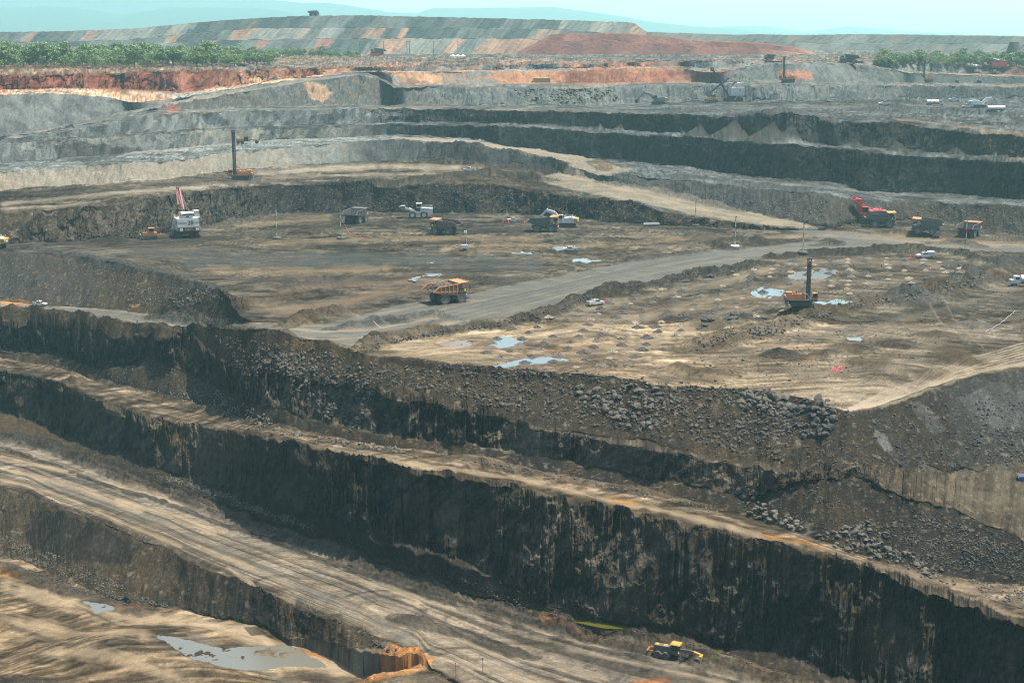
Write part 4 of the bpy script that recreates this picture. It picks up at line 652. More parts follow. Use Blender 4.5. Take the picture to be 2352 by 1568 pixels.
# ---- haul truck
def haul_truck(label, u, v, yaw, body='orange', canopy=None, s=.9, load=False, group='haul trucks'):
    t = thing('haul_truck', label, 'haul truck', u, v, yaw, group, s)
    b = MB(); b.box(-5.6, 5.6, -1.2, 1.2, 1.5, 2.7).box(4.6, 6.1, -3.6, 3.6, 1.3, 1.8).box(-3.4, -2.2, -2.2, 2.2, 1.3, 2.3).box(3.1, 4.1, -2.6, 2.6, 1.3, 2.3).cyl((1, -2.2, 2), (1, -3.0, 2), .75).cyl((1, 2.2, 2), (1, 3.0, 2), .75).box(-.8, .2, -2.4, 2.4, 1.6, 2.8).box(6.0, 7.3, -3.4, -2.6, 1.35, 1.5); b.build('chassis', K['dark'], t)
    b = MB(); b.box(2.7, 6.3, -3.9, 3.9, 3.7, 3.95).box(5.0, 6.2, -1.9, 1.9, 1.8, 3.7).box(2.9, 4.6, -3.7, -2.2, 2.9, 3.7).box(2.9, 4.6, 2.2, 3.7, 2.9, 3.7); b.build('deck', K['grey'], t)
    b = MB(); b.box(6.2, 6.28, -1.5, 1.5, 1.9, 3.6)
    for k in range(7): b.box(6.28, 6.34, -1.4, 1.4, 2.0+.22*k, 2.07+.22*k)
    b.build('radiator_grille', K['dark'], t)
    c = MB(); c.box(3.9, 6.1, .5, 3.2, 3.95, 4.5).box(3.9, 6.1, .5, 3.2, 5.7, 5.95)
    for x, y in ((3.95, .55), (6.0, .55), (3.95, 3.15), (6.0, 3.15)): c.box(x-.06, x+.06, y-.06, y+.06, 4.5, 5.7)
    cb = c.build('cab', K['white' if body == 'dkbed' else 'orange'], t); g = MB(); g.box(3.98, 6.03, .58, 3.12, 4.5, 5.7); g.build('window', K['glass'], cb)
    b = MB(); b.box(4.2, 5.9, -3.1, -1.0, 3.95, 5.0).cyl((4.4, -.2, 4), (4.4, -.2, 5.3), .3); b.build('equipment_cabinet', K['dark'], t)
    b = MB(); rail(b, [(6.25, 3.85, 3.95), (6.25, -3.85, 3.95), (2.9, -3.85, 3.95)], 1.1, .07); rail(b, [(2.9, 3.85, 3.95), (6.25, 3.85, 3.95)], 1.1, .07)
    b.bar((6.3, -2.9, 3.9), (7.0, -3.4, 1.4), .08).bar((6.3, -2.2, 3.9), (7.0, -2.7, 1.4), .08)
    for k in range(6): e = k/6; b.bar((6.35+.6*e, -2.9-.5*e, 3.7-2.2*e), (6.35+.6*e, -2.2-.5*e, 3.7-2.2*e), .07)
    b.build('ladder_and_rails', K['orange'], t)
    for y in (-1.7, 1.7): MB().cyl((6.28, y, 2.3), (6.42, y, 2.3), .22).build('headlight', K['lamp'], t)
    MB().box(4.4, 5.0, 3.9, 3.95, 4.05, 4.7).box(4.4, 5., -3.95, -3.9, 4.05, 4.7).build('number_plate', K['hi'], t)
    bd = MB(); W = 3.95; bmat2 = [K[body], K['rust' if body == 'orange' else 'dkbed']]
    for sd in (-1, 1):
        y0, y1 = sd*W, sd*(W-.16); bd.k = 1; bd.prism([(-7.3, 4.5), (-3.3, 3.4), (1.6, 2.95), (2.75, 6.55), (-5.1, 6.0)], min(y0, y1), max(y0, y1)); bd.k = 0
        bd.bar((-7.35, sd*W, 4.5), (-5.15, sd*W, 6.05), .3).bar((-5.15, sd*W, 6.05), (2.8, sd*W, 6.65), .34)
        for k in range(5): x = -4.6+1.55*k; bd.box(x-.12, x+.12, sd*W-(0 if sd > 0 else .24), sd*W+(.24 if sd > 0 else 0), 3.75-.1*k, 6.1+.07*k)
        bd.bar((-6.8, sd*(W+.1), 4.55), (1.9, sd*(W+.1), 3.95), .3)
    bd.k = 1
    bd.prism([(-7.4, 4.45), (-3.3, 3.25), (1.6, 2.8), (1.75, 2.98), (-3.3, 3.45), (-7.4, 4.6)], -W+.02, W-.02)
    bd.prism([(1.55, 2.82), (1.8, 2.82), (3.0, 6.55), (2.75, 6.6)], -W+.02, W-.02)
    for k in range(5): x = -6.2+1.7*k; bd.box(x-.15, x+.15, -W+.3, W-.3, 4.0-.28*k, 4.25-.28*k)
    B_ = bd.build('bed', bmat2, t)
    cn = MB(); cn.prism([(2.7, 6.55), (6.3, 6.75), (6.3, 6.95), (2.7, 6.8)], -W+.1, W-.1); 
    for y in (-W+.1, W-.1): cn.bar((2.7, y, 6.75), (6.3, y, 6.95), .26)
    cn.bar((6.3, -W, 6.95), (6.3, W, 6.95), .26); cn.build('canopy', K[canopy or body], B_)
    for y in (-1, 1):
        wheel(t, 3.6, y*3.25, 1.8, 1.15); wheel(t, -2.8, y*3.4, 1.8, 1.1); wheel(t, -2.8, y*2.15, 1.8, 1.1)
        MB().cyl((-.6, y*1.5, 2.2), (.6, y*1.5, 3.4), .25).build('hoist_cylinder', K['grey'], t)
    return t
def load_on(t, label, hgt=2.2, k='load', seed=3):
    R = np.random.RandomState(seed); b = MB(); n = 26; V = []; 
    for i in range(n):
        for j in range(n):
            x = -6.6+9.*i/(n-1); y = -3.7+7.4*j/(n-1); e = max(0, 1-((x+1.9)/4.8)**2-(y/4.0)**2*.9); z = 4.6+(.35 if x > -5 else -.2)+hgt*e**.8+.35*(R.rand()-.5)
            V.append((x+.12*R.normal(), y+.1*R.normal(), min(z, 4.4+.9*(x+7.3)*1.2) if x < -5.4 else z))
    b.add(V, [(i*n+j, (i+1)*n+j, (i+1)*n+j+1, i*n+j+1) for i in range(n-1) for j in range(n-1)])
    for i in range(150):
        V, Fc = PROT[R.randint(9)]; x = R.uniform(-6.2, 2); y = R.uniform(-3.4, 3.4); e = max(0, 1-((x+1.9)/4.8)**2-(y/4.0)**2*.9); s = R.uniform(.25, .9); b.add([Vector(q)*s+Vector((x, y, 4.9+hgt*e**.8)) for q in V], [tuple(int(q) for q in f) for f in Fc])
    o = b.build('ore_load', K[k]); o.location = t.location; o.rotation_euler = t.rotation_euler; o.scale = t.scale; o['label'] = label; o['category'] = 'rock load'; return o
T1 = haul_truck('orange haul truck heaped with grey rock driving along the main haul road', 1027, 694, 32, 'orange', s=.93); load_on(T1, 'heap of grey rock filling the bed of the orange truck on the haul road')
haul_truck('empty rust brown haul truck parked in the pit with its orange canopy to the left', 1022, 537, 164, 'rust', 'orange')
haul_truck('dark haul truck seen from behind near the left marker poles', 818, 511, 68, 'dkbed', 'dkbed')
T4 = haul_truck('dark haul truck with orange canopy beside the white excavator', 1250, 531, -8, 'dkbed', 'orange', s=.95); load_on(T4, 'dark heap in the truck bed beside the white excavator', 1.9, 'load', 5)
bpy.data.objects['ore_load.001'].data.materials.clear(); bpy.data.objects['ore_load.001'].data.materials.append(RM['d'])  # this heap takes the darker rock material
T5 = haul_truck('dark haul truck being loaded below the red shovel', 2022, 521, -8, 'dkbed', 'yellow', s=.95)
haul_truck('haul truck with orange canopy waiting second in line behind the red shovel truck', 2128, 536, 160, 'dkbed', 'orange', s=.9)
haul_truck('haul truck with pale bed rails seen from behind by the red and white pole', 2226, 543, 52, 'dkbed', 'orange', s=.85)
haul_truck('small distant haul truck in front of the red spoil heap', 1768, 137.5, 184, 'dkbed', s=.55)
haul_truck('distant haul truck with white canopy at the top of the ramp', 1950, 147, 172, 'dkbed', 'white', s=.92)
haul_truck('distant dark haul truck near the utility poles', 868, 128.6, 176, 'dkbed', 'rust', s=1.0)
# ---- tracks
def tracks(par, L, W, w_, h, name='track', k='dark'):
    for sd in (-1, 1):
        b = MB(); y = sd*W; P = [(-L/2+h*.35, 0), (L/2-h*.35, 0), (L/2-.05, h*.3), (L/2, h*.6), (L/2-h*.3, h), (-L/2+h*.3, h), (-L/2, h*.6), (-L/2+.05, h*.3)]; b.prism(P, y-w_/2, y+w_/2)
        n = int(L/.7)
        for i in range(n): x = -L/2+.4+(L-.8)*i/(n-1); b.box(x-.12, x+.12, y-w_/2-.03, y+w_/2+.03, -.04, .06).box(x-.12, x+.12, y-w_/2-.03, y+w_/2+.03, h-.02, h+.07)
        for i in range(4): x = -L/2+h*.6+(L-1.2*h)*i/3; b.cyl((x, y-w_/2-.06, h*.48), (x, y+w_/2+.06, h*.48), h*.3, n=10)
        b.build(name, K[k], par)
# ---- hydraulic excavator / shovel
def excavator(name, label, u, v, yaw, body='white', tail='yellow', pose='down', s=1., group='hydraulic excavators', armk=None):
    t = thing(name, label, 'excavator', u, v, yaw, group, s); tracks(t, 8.4, 2.6, 1.2, 1.7); MB().box(-1.8, 1.8, -1.9, 1.9, .7, 1.8).cyl((0, 0, 1.7), (0, 0, 2.1), 1.7).build('undercarriage', K['dark'], t)
    b = MB(); b.box(-4.2, 3.0, -2.9, 2.9, 2.1, 2.5).box(-4.0, .6, -2.8, 2.8, 2.5, 4.4, tx=.1, ty=.15).box(-3.6, -1, -2.2, 2.2, 4.4, 4.7).cyl((-2.8, 1.3, 4.5), (-2.8, 1.3, 5.6), .16).cyl((-2.8, -1.3, 4.5), (-2.8, -1.3, 5.4), .16).box(.6, 1.6, -2.8, -1.2, 2.5, 3.6)
    H_ = b.build('engine_house', K[body], t); q = MB(); rail(q, [(-4.0, -2.7, 4.4), (.6, -2.7, 4.4), (.6, 2.7, 4.4), (-4.0, 2.7, 4.4)], .9, .06); q.build('handrail', K['white'], H_)
    MB().prism([(-5.6, 2.3), (-5.8, 3.2), (-5.5, 4.2), (-4.1, 4.3), (-4.1, 2.2)], -2.8, 2.8).build('counterweight', K[tail], t)
    b = MB()
    for k in range(4): b.box(-5.86, -5.80, -2.6+.42*k, -2.45+.42*k, 2.5, 4.0)
    b.box(-5.88, -5.82, -.6, 1.9, 2.7, 3.7); b.build('stripes', K['black'], t); MB().box(-5.92, -5.88, -.5, 1.8, 2.8, 3.6).build('warning_board', K['white'], t)
    c = MB(); c.box(1.1, 3.1, 1.0, 2.7, 2.5, 4.0).box(1.0, 3.2, .95, 2.75, 5.6, 5.8)
    for x, y in ((1.15, 1.05), (3.05, 1.05), (1.15, 2.65), (3.05, 2.65)): c.box(x-.06, x+.06, y-.06, y+.06, 4, 5.6)
    cb = c.build('cab', K[body], t); MB().box(1.18, 3.05, 1.08, 2.62, 4.0, 5.6).build('window', K['glass'], cb)
    MB().bar((.8, 2.95, 2.4), (2.4, 3.4, .3), .09).bar((1.6, 2.95, 2.4), (3.2, 3.4, .3), .09).bar((1.0, 3.0, 2.0), (1.8, 3.0, 2.0), .07).bar((1.6, 3.15, 1.3), (2.4, 3.15, 1.3), .07).build('ladder', K['grey'], t)
    ak = armk or body
    if pose == 'up':   A0, A1_, A2_, bk = (2.2, 0, 3), (5.4, 0, 8.2), (3.6, 0, 5.8), 0
    elif pose == 'far': A0, A1_, A2_, bk = (2.2, 0, 3), (9.2, 0, 7.2), (13.2, 0, 3.2), 1
    elif pose == 'low': A0, A1_, A2_, bk = (2.2, 0, 3), (8.2, 0, 5.6), (10.6, 0, 1.6), 1
    else:               A0, A1_, A2_, bk = (2.2, 0, 3), (9.6, 0, 7.4), (11.0, 0, 3.0), 1
    A0, A1_, A2_ = map(Vector, (A0, A1_, A2_)); mid_ = (A0+A1_)/2+Vector((-.5, 0, 1.0)) if pose != 'up' else (A0+A1_)/2
    b = MB(); b.bar(A0, mid_, 1.0, 1.25).bar(mid_, A1_, .95, 1.1)
    for sd in (-.75, .75): b.cyl((2.9, sd, 2.7), mid_+Vector((.6, sd, -.5)), .2, n=8)
    for sd in (-.2, .1, .35): b.cyl(A0+Vector((0, sd, .8)), mid_+Vector((0, sd, .85)), .06, n=5); b.cyl(mid_+Vector((0, sd, .75)), A1_+Vector((0, sd, .7)), .06, n=5)
    bo = b.build('boom', K[ak], t); b = MB(); b.bar(A1_+(A1_-A2_).normalized()*1.0, A2_, .75, .95); b.cyl(mid_+Vector((0, 0, .9)), A1_+(A1_-A2_).normalized()*.9, .18, n=8); b.build('stick', K[ak], t)
    b = MB(); o = A2_
    P = [(0, .3), (1.3, -.1), (1.7, -1.0), (1.2, -2.0), (.2, -2.2), (-.6, -1.3), (-.35, -.4)] if pose != 'up' else [(0, .4), (1.6, .9), (2.4, 2.0), (1.2, 2.6), (-.4, 2.3), (-.8, 1.0)]
    b.prism([(o.x+x, o.z+z) for x, z in P], -1.5, 1.5)
    for k in range(5): e = -1.3+.65*k; b.bar((o.x-.45, e, o.z-1.3) if pose != 'up' else (o.x+2.3, e, o.z+2.0), (o.x-.95, e, o.z-1.6) if pose != 'up' else (o.x+3.0, e, o.z+2.1), .2)
    b.build('bucket', K['dark' if pose != 'up' else ak], t); return t
excavator('hydraulic_excavator', 'white excavator with yellow striped counterweight behind the dark loaded truck', 1300, 521, 168, s=.95, pose='far')
excavator('hydraulic_excavator', 'excavator cut off by the left edge, only its yellow counterweight showing', -14, 570, 176, s=.95, pose='far')
excavator('hydraulic_excavator', 'distant grey excavator digging on the far bench beside pale broken slabs', 1512, 240, 180, s=.95, pose='far', body='grey')
excavator('hydraulic_excavator', 'distant white excavator with its arm lowered to the right', 2246, 248, 4, s=1.0, pose='low', tail='white')
excavator('hydraulic_shovel', 'red hydraulic shovel with raised boom loading a truck under the dusty wall', 1998, 512, 176, 'red', 'red', 'up', 1.3, None)
# ---- electric rope shovel
def rope_shovel(label, u, v, yaw, num, s=1., boomk='red'):
    t = thing('rope_shovel', label, 'mining shovel', u, v, yaw, 'rope shovels', s); tracks(t, 11, 4.0, 2.2, 2.4); MB().box(-3, 3, -3, 3, 1.2, 2.6).cyl((0, 0, 2.5), (0, 0, 3.1), 3.2).build('undercarriage', K['dark'], t)
    b = MB(); b.box(-7.2, 3.2, -5.2, 5.2, 3.1, 3.6); b.build('deck', K['dark'], t)
    hs = MB(); hs.box(-6.2, 2.2, -4.6, 4.6, 3.6, 8.6); H_ = hs.build('machinery_house', K['white'], t)
    q = MB(); q.box(-5.6, -1.8, -2.3, 2.3, 8.6, 10.9); hr = q.build('rooftop_house', K['white'], H_); MB().prism([(-6.1, 10.9), (-1.5, 10.9), (-1.8, 11.25), (-3.8, 11.5), (-5.8, 11.25)], -2.7, 2.7).build('roof', K['cream'], hr)
    MB().box(-5.66, -5.6, -2.1, 2.1, 10.1, 10.5).box(-5.66, -5.6, -.6, .5, 9.0, 9.7).build('louvre', K['dark'], hr)
    q = MB(); q.box(-7.2, -6.2, -4.7, 4.7, 3.0, 5.0); cw = q.build('counterweight', K['dark'], t)
    MB().box(-7.24, -7.2, 2.6, 3.9, 3.4, 4.7).box(-7.24, -7.2, -4.5, -3.0, 3.4, 4.7).build('warning_panel', K['white'], cw)
    text('P&H', 1.75, (-7.24, 0, 4.05), (math.pi/2, 0, -math.pi/2), K['orange'], cw)
    text(num, 2.5, (-6.24, -1.0, 6.7), (math.pi/2, 0, -math.pi/2), K['black'], H_); text('Cerrejón', 1.0, (-6.23, 2.5, 6.9), (math.pi/2, 0, -math.pi/2), K['grey'], H_); text('Cerrejón', .9, (-6.23, -3.4, 6.9), (math.pi/2, 0, -math.pi/2), K['grey'], H_)
    text(num, 2.0, (-3.4, 4.63, 6.8), (math.pi/2, 0, math.pi), K['black'], H_)
    c = MB(); c.box(-1.4, 2.6, -6.4, -4.0, 8.2, 8.5).box(.2, 2.6, -6.2, -4.2, 8.5, 11.0).box(-.1, 2.9, -6.5, -3.9, 11.0, 11.25).box(-1.2, -.4, -5.9, -5.1, 3.6, 8.2); cb = c.build('operator_cab', K['white'], t); MB().box(2.58, 2.66, -6.0, -4.4, 9.3, 10.7).box(.5, 2.3, -6.26, -6.2, 9.4, 10.6).build('window', K['glass'], cb)
    q = MB(); rail(q, [(-1.4, -4.0, 8.5), (-1.4, -6.4, 8.5), (2.6, -6.4, 8.5)], 1.1, .08); rail(q, [(-6.1, 4.5, 8.6), (2.1, 4.5, 8.6), (2.1, -3.9, 8.6)], 1.1, .08); rail(q, [(-7.1, 5.1, 3.6), (3.1, 5.1, 3.6)], 1.1, .08); rail(q, [(-7.1, -5.1, 3.6), (-1.5, -5.1, 3.6)], 1.1, .08); q.build('handrail', K['white'], t)
    q = MB(); q.bar((-4.8, 5.3, 8.4), (.2, 5.6, .8), .14).bar((-4.8, 6.1, 8.4), (.2, 6.4, .8), .14)
    for k in range(11): e = k/11; q.bar((-4.8+5*e, 5.3+.3*e, 8.3-7.5*e), (-4.8+5*e, 6.1+.3*e, 8.3-7.5*e), .1)
    q.build('stairway', K['white'], t)
    B0, B1 = Vector((3.2, 0, 3.6)), Vector((13.2, 0, 19.5)); q = MB()
    for y in (-1.5, 1.5): q.bar(B0+Vector((0, y, 0)), B1+Vector((0, y*.45, 0)), .55, .9)
    for k in range(9): e = (k+.5)/9; q.bar(B0.lerp(B1, e)+Vector((0, -1.5*(1-.55*e), 0)), B0.lerp(B1, e+.06)+Vector((0, 1.5*(1-.55*e), 0)), .25)
    q.build('boom', K[boomk], t); MB().lathe((B1.x+.3, 0, B1.z+.1), [(.3, -.5), (1.1, -.5), (1.2, -.35), (1.0, 0), (1.2, .35), (1.1, .5), (.3, .5)]).build('boom_sheave', K['dark'], t)
    q = MB(); G0 = Vector((-1.2, 0, 12.2))
    for y in (-1.4, 1.4): q.bar((-3.6, y*1.3, 8.6), G0+Vector((0, y, 0)), .35).bar((2.0, y*1.3, 8.4), G0+Vector((0, y, 0)), .4)
    q.bar(G0+Vector((0, -1.4, 0)), G0+Vector((0, 1.4, 0)), .4); q.build('gantry', K['dark'], t)
    q = MB()
    for y in (-1.2, -.7, .7, 1.2): q.cyl(G0+Vector((0, y, 0)), B1+Vector((-.2, y*.5, .5)), .07, n=5)
    for y in (-.3, .3): q.cyl((.5, y, 8.8), B1+Vector((0, y, 1.1)), .07, n=5); q.cyl(B1+Vector((1.3, y, 0)), (15.2, y, 6.6), .07, n=5)
    q.build('suspension_cable', K['grey'], t)
    q = MB(); m0 = B0.lerp(B1, .45)
    for y in (-1.9, 1.9): q.bar(m0+Vector((-4.5, y, 3.4)), (14.6, y*.8, 5.2), .5, .7)
    q.box(m0.x-.8, m0.x+.8, -2.2, 2.2, m0.z-.7, m0.z+.7); q.build('dipper_handle', K['dark'], t)
    q = MB(); q.prism([(13.4, 6.2), (16.4, 7.0), (17.2, 4.0), (15.6, 2.8), (13.6, 3.4)], -2.0, 2.0)
    for k in range(6): y = -1.8+.72*k; q.bar((17.0, y, 4.4), (17.6, y, 5.6), .3)
    q.build('dipper', K['grey'], t); return t
rope_shovel('white electric rope shovel numbered 28 with red boom at the foot of the coal face', 427, 543, 114, '28', .93)
rope_shovel('distant pale rope shovel with dark boom pointing left on the far bench', 1684, 233, 180, '2', .98, 'dark')
# ---- blast hole drill
def drill(label, u, v, yaw, s, mh, num=None, group='blast hole drills', mastk='dark'):
    t = thing('blast_drill', label, 'drill rig', u, v, yaw, group, s); tracks(t, 8.4, 2.4, 1.1, 1.6)
    b = MB(); b.box(-6.2, 6.0, -2.9, 2.9, 1.9, 2.4); b.build('deck', K['dark'], t)
    b = MB(); b.box(-5.2, 1.4, -1.9, 1.9, 2.4, 4.4, ty=.15).box(-5.6, -3.4, -1.3, 1.3, 4.4, 5.1).cyl((1.0, -1.4, 2.4), (1.0, -1.4, 5.2), .8, .7).cyl((-1.5, .6, 4.4), (-1.5, .6, 5.6), .3).cyl((-2.6, -.6, 4.4), (-2.6, -.6, 5.3), .5).box(-6.0, -5.3, -2.2, 2.2, 2.4, 3.6); H_ = b.build('engine_house', K['orange'], t)
    b = MB(); rail(b, [(-6.1, -2.8, 2.4), (1.2, -2.8, 2.4)], 1.2, .08); rail(b, [(-6.1, 2.8, 2.4), (1.2, 2.8, 2.4)], 1.2, .08); rail(b, [(-6.1, -2.8, 2.4), (-6.1, 2.8, 2.4)], 1.2, .08); rail(b, [(4.2, -2.8, 5.1), (6.1, -2.8, 5.1), (6.1, 1., 5.1)], 1., .08); b.build('handrail', K['orange'], t)
    c = MB(); c.box(4.2, 6.2, -2.8, -.2, 2.4, 3.6).box(4.2, 6.2, -2.8, -.2, 4.9, 5.1)
    for x, y in ((4.27, -2.73), (6.13, -2.73), (4.27, -.27), (6.13, -.27)): c.box(x-.07, x+.07, y-.07, y+.07, 3.6, 4.9)
    cb = c.build('cab', K['orange'], t); MB().box(4.28, 6.12, -2.72, -.28, 3.6, 4.9).build('window', K['glass'], cb)
    m_ = MB(); x0, x1, W = 2.2, 3.5, .75
    for x in (x0, x1):
        for y in (-W, W): m_.box(x-.1, x+.1, y-.1, y+.1, 1.6, mh)
    n = int((mh-2)/1.5)
    for k in range(n):
        z = 2+1.5*k
        for y in (-W, W): m_.bar((x0, y, z), (x1, y, z+1.5), .1).bar((x0, y, z), (x1, y, z), .1)
        for x in (x0, x1): m_.bar((x, -W, z), (x, W, z+1.5), .1)
    m_.box(x0-.15, x1+.15, -W-.15, W+.15, mh-.5, mh); M_ = m_.build('mast', K[mastk], t)
    MB().cyl((2.85, 0, 2), (2.85, 0, mh-1.5), .2, n=8).cyl((2.4, -.4, 3), (2.4, -.4, mh-2), .16, n=8).cyl((3.2, .4, 3), (3.2, .4, mh-2), .16, n=8).build('drill_pipe', K['dark'], M_)
    MB().box(x0-.2, x1+.2, -W-.22, -W-.15, mh-2.2, mh-1.1).build('mast_board', K['orange'], M_)
    MB().bar((-1, -1.2, 4.4), (2.3, -W, 8), .16).bar((-1, 1.2, 4.4), (2.3, W, 8), .16).build('mast_brace', K['orange'], t)
    for x, y in ((-5.4, -2.4), (-5.4, 2.4), (3.9, -2.6), (3.9, 2.6)): MB().cyl((x, y, .3), (x, y, 3.0), .28, n=8).cyl((x, y, 0), (x, y, .3), .7, n=10).build('jack', K['grey'], t)
    q = MB(); pp = [Vector((1, -2.0, 4.8)), Vector((2.2, -2.6, 4.6)), Vector((3.0, -2.7, 3.2)), Vector((3.6, -2.2, .7))]
    for a_, b_ in zip(pp[:-1], pp[1:]): q.cyl(a_, b_, .2, n=8)
    q.build('dust_hose', K['grey'], t)
    if num: text(num, 1.0, (5.25, -2.84, 3.0), (math.pi/2, 0, 0), K['black'], cb); text('28', .8, (2.85, -W-.25, mh-1.65), (math.pi/2, 0, 0), K['black'], M_)
    return t
drill('orange drill rig with tall black mast standing on the upper left bench', 553, 413, 182, .95, 25)
drill('orange drill rig on the pale blast bench between two ponds, black mast raised', 1838, 700, -4, .76, 18.5, '05')
drill('distant drill rig with thin mast in front of the orange cut on the right', 1808, 189, 176, .8, 20, None, mastk='grey')
drill('distant thin drill mast right of the pale ramp', 2128, 189, 178, .7, 22, None, mastk='dark')
# ---- wheel loader, dozer, grader
t = thing('wheel_loader', 'large white wheel loader with its bucket raised to the left against the coal wall', 'wheel loader', 962, 500, 182, s=.95)
for x in (-2.6, 2.9):
    for y in (-2.5, 2.5): wheel(t, x, y, 1.75, 1.3, 'white')
b = MB(); b.box(-6.3, -.8, -1.6, 1.6, 2.2, 4.9).box(-6.6, -4.8, -2.4, 2.4, 2.0, 4.6).box(-.9, 3.6, -1.3, 1.3, 1.6, 3.0); b.build('body', K['white'], t); MB().box(-6.66, -6.6, -1.5, 1.5, 2.4, 4.3).build('radiator_grille', K['dark'], t)
c = MB(); c.box(-1.4, 1.0, -1.3, 1.3, 4.9, 5.4).box(-1.6, 1.2, -1.5, 1.5, 6.8, 7.0)
for x, y in ((-1.33, -1.23), (.93, -1.23), (-1.33, 1.23), (.93, 1.23)): c.box(x-.07, x+.07, y-.07, y+.07, 5.4, 6.8)
cb = c.build('cab', K['white'], t); MB().box(-1.32, .92, -1.22, 1.22, 5.4, 6.8).build('window', K['glass'], cb)
b = MB(); rail(b, [(-6.5, -2.3, 4.6), (-1.4, -2.3, 4.9)], 1.2, .08); rail(b, [(-6.5, 2.3, 4.6), (-1.4, 2.3, 4.9)], 1.2, .08); b.bar((-3.6, 2.5, 4.6), (-5.0, 2.9, 1.4), .1).bar((-4.2, 2.5, 4.6), (-5.6, 2.9, 1.4), .1); b.build('handrail', K['white'], t); MB().box(-6.2, -5.6, -.4, .4, 5., 5.7).build('beacon', K['orange'], t)
b = MB()
for y in (-1.2, 1.2): b.bar((2.2, y, 3.4), (6.6, y, 4.6), .4, .8).cyl((1.5, y, 3.1), (4.6, y, 4.6), .2, n=8)
b.build('lift_arm', K['white'], t); MB().prism([(6.2, 4.0), (6.4, 5.8), (8.2, 5.9), (9.2, 5.4), (8.0, 4.1)], -2.7, 2.7).build('bucket', K['grey'], t)
def dozer(label, u, v, yaw, s=1., k='yellow'):
    t = thing('bulldozer', label, 'bulldozer', u, v, yaw, 'bulldozers', s); tracks(t, 5.6, 1.5, .9, 1.5)
    MB().box(-2.4, 2.6, -1.0, 1.0, 1.0, 2.7).box(-2.6, -1.6, -1.5, 1.5, 1.5, 2.6).build('body', K[k], t); c = MB(); c.box(-1.6, .4, -1., 1., 2.7, 3.1).box(-1.8, .6, -1.3, 1.3, 4.2, 4.4)
    for x, y in ((-1.5, -.93), (.33, -.93), (-1.5, .93), (.33, .93)): c.box(x-.07, x+.07, y-.07, y+.07, 3.1, 4.2)
    cb = c.build('cab', K[k], t); MB().box(-1.5, .32, -.92, .92, 3.1, 4.2).build('window', K['glass'], cb); MB().cyl((1.6, .5, 2.7), (1.6, .5, 3.8), .12, n=8).build('exhaust', K['dark'], t)
    MB().prism([(3.6, .1), (3.9, .1), (3.5, 1.0), (3.8, 2.0), (3.5, 2.0), (3.2, 1.0)], -2.3, 2.3).bar((0, -1.9, .9), (3.5, -1.9, .8), .25).bar((0, 1.9, .9), (3.5, 1.9, .8), .25).build('blade', K['grey'], t)
    MB().bar((-2.5, 0, 1.8), (-4.2, 0, 1.9), .4).bar((-4.1, 0, 2.3), (-4.3, 0, .5), .3).box(-4.3, -3.9, -1.1, 1.1, 1.5, 1.9).build('ripper', K[k], t); return t
dozer('yellow bulldozer parked beside the tracks of the white shovel', 345, 549, 196, 1.05, 'orange'); dozer('distant bulldozer beside the far rope shovel', 1636, 236, 188, 1.15)
t = thing('motor_grader', 'dark motor grader with yellow nose and cab roof grading the lower haul road', 'road grader', 1557, 1512, -24, s=1.02)
for x in (-3.9, -2.2):
    for y in (-1.15, 1.15): wheel(t, x, y, .75, .5, 'dark')
for y in (-1.2, 1.2): wheel(t, 4.3, y, .75, .5, 'dark')
MB().box(-4.9, -1.3, -.65, .65, 1.1, 2.5).box(-4.6, -1.2, -1.35, 1.35, .75, 1.05).build('engine_house', K['dkbed'], t, label='dark engine house'); MB().box(-4.7, -4.0, -.5, .5, 2.5, 2.56).box(-3.0, -2.2, -.5, .5, 2.5, 2.56).build('bonnet_panel', K['yellow'], t)
c = MB(); c.box(-1.3, .3, -.8, .8, 1.2, 1.9)
for x, y in ((-1.2, -.72), (.2, -.72), (-1.2, .72), (.2, .72)): c.box(x-.06, x+.06, y-.06, y+.06, 1.9, 3.2)
cb = c.build('cab', K['dkbed'], t); MB().box(-1.2, .2, -.7, .7, 1.9, 3.2).build('window', K['glass'], cb); MB().box(-1.5, .6, -1., 1., 3.2, 3.35, tx=.1, ty=.1).build('roof', K['yellow'], cb)
MB().bar((0, 0, 2.0), (2.4, 0, 2.1), .35, .5).bar((2.4, 0, 2.1), (4.0, 0, 1.75), .35, .5).build('frame', K['dkbed'], t); MB().bar((3.2, 0, 1.95), (4.6, 0, 1.6), .55, .6).box(4.5, 5.1, -.9, .9, .6, 1.7).build('nose', K['yellow'], t, label='yellow front beam and push block')
MB().bar((1.0, -1.9, .45), (2.4, 1.9, .45), .12, .7).cyl((1.7, 0, .9), (1.7, 0, 1.1), .8).bar((1.7, -.6, 1.), (1.6, -.6, 2.3), .12).bar((1.7, .6, 1.), (1.6, .6, 2.3), .12).build('blade', K['dark'], t)
MB().bar((-4.9, -.9, 1.2), (-6.2, -.9, 1.3), .12).bar((-4.9, .9, 1.2), (-6.2, .9, 1.3), .12).box(-6.3, -6.1, -1.1, 1.1, 1.0, 1.3).bar((-6.2, .8, 1.2), (-6.4, .8, 2.2), .1).bar((-6.2, -.2, 1.2), (-6.4, -.2, 2.2), .1).build('ripper', K['orange'], t)
for y in (-.7, .7): MB().cyl((.3, y, 1.6), (.4, y, 1.6), .14, n=10).build('headlight', K['lamp'], t)
t = thing('motor_grader', 'distant yellow grader on the narrow road behind the left drill mast', 'road grader', 568, 330, 4, s=1.2)
MB().box(-4.9, -1.3, -.65, .65, 1., 2.4).bar((0, 0, 2.0), (4.6, 0, 1.6), .5).build('frame', K['yellow'], t); MB().box(-1.3, .6, -.9, .9, 1.2, 3.2).build('cab', K['dark'], t)
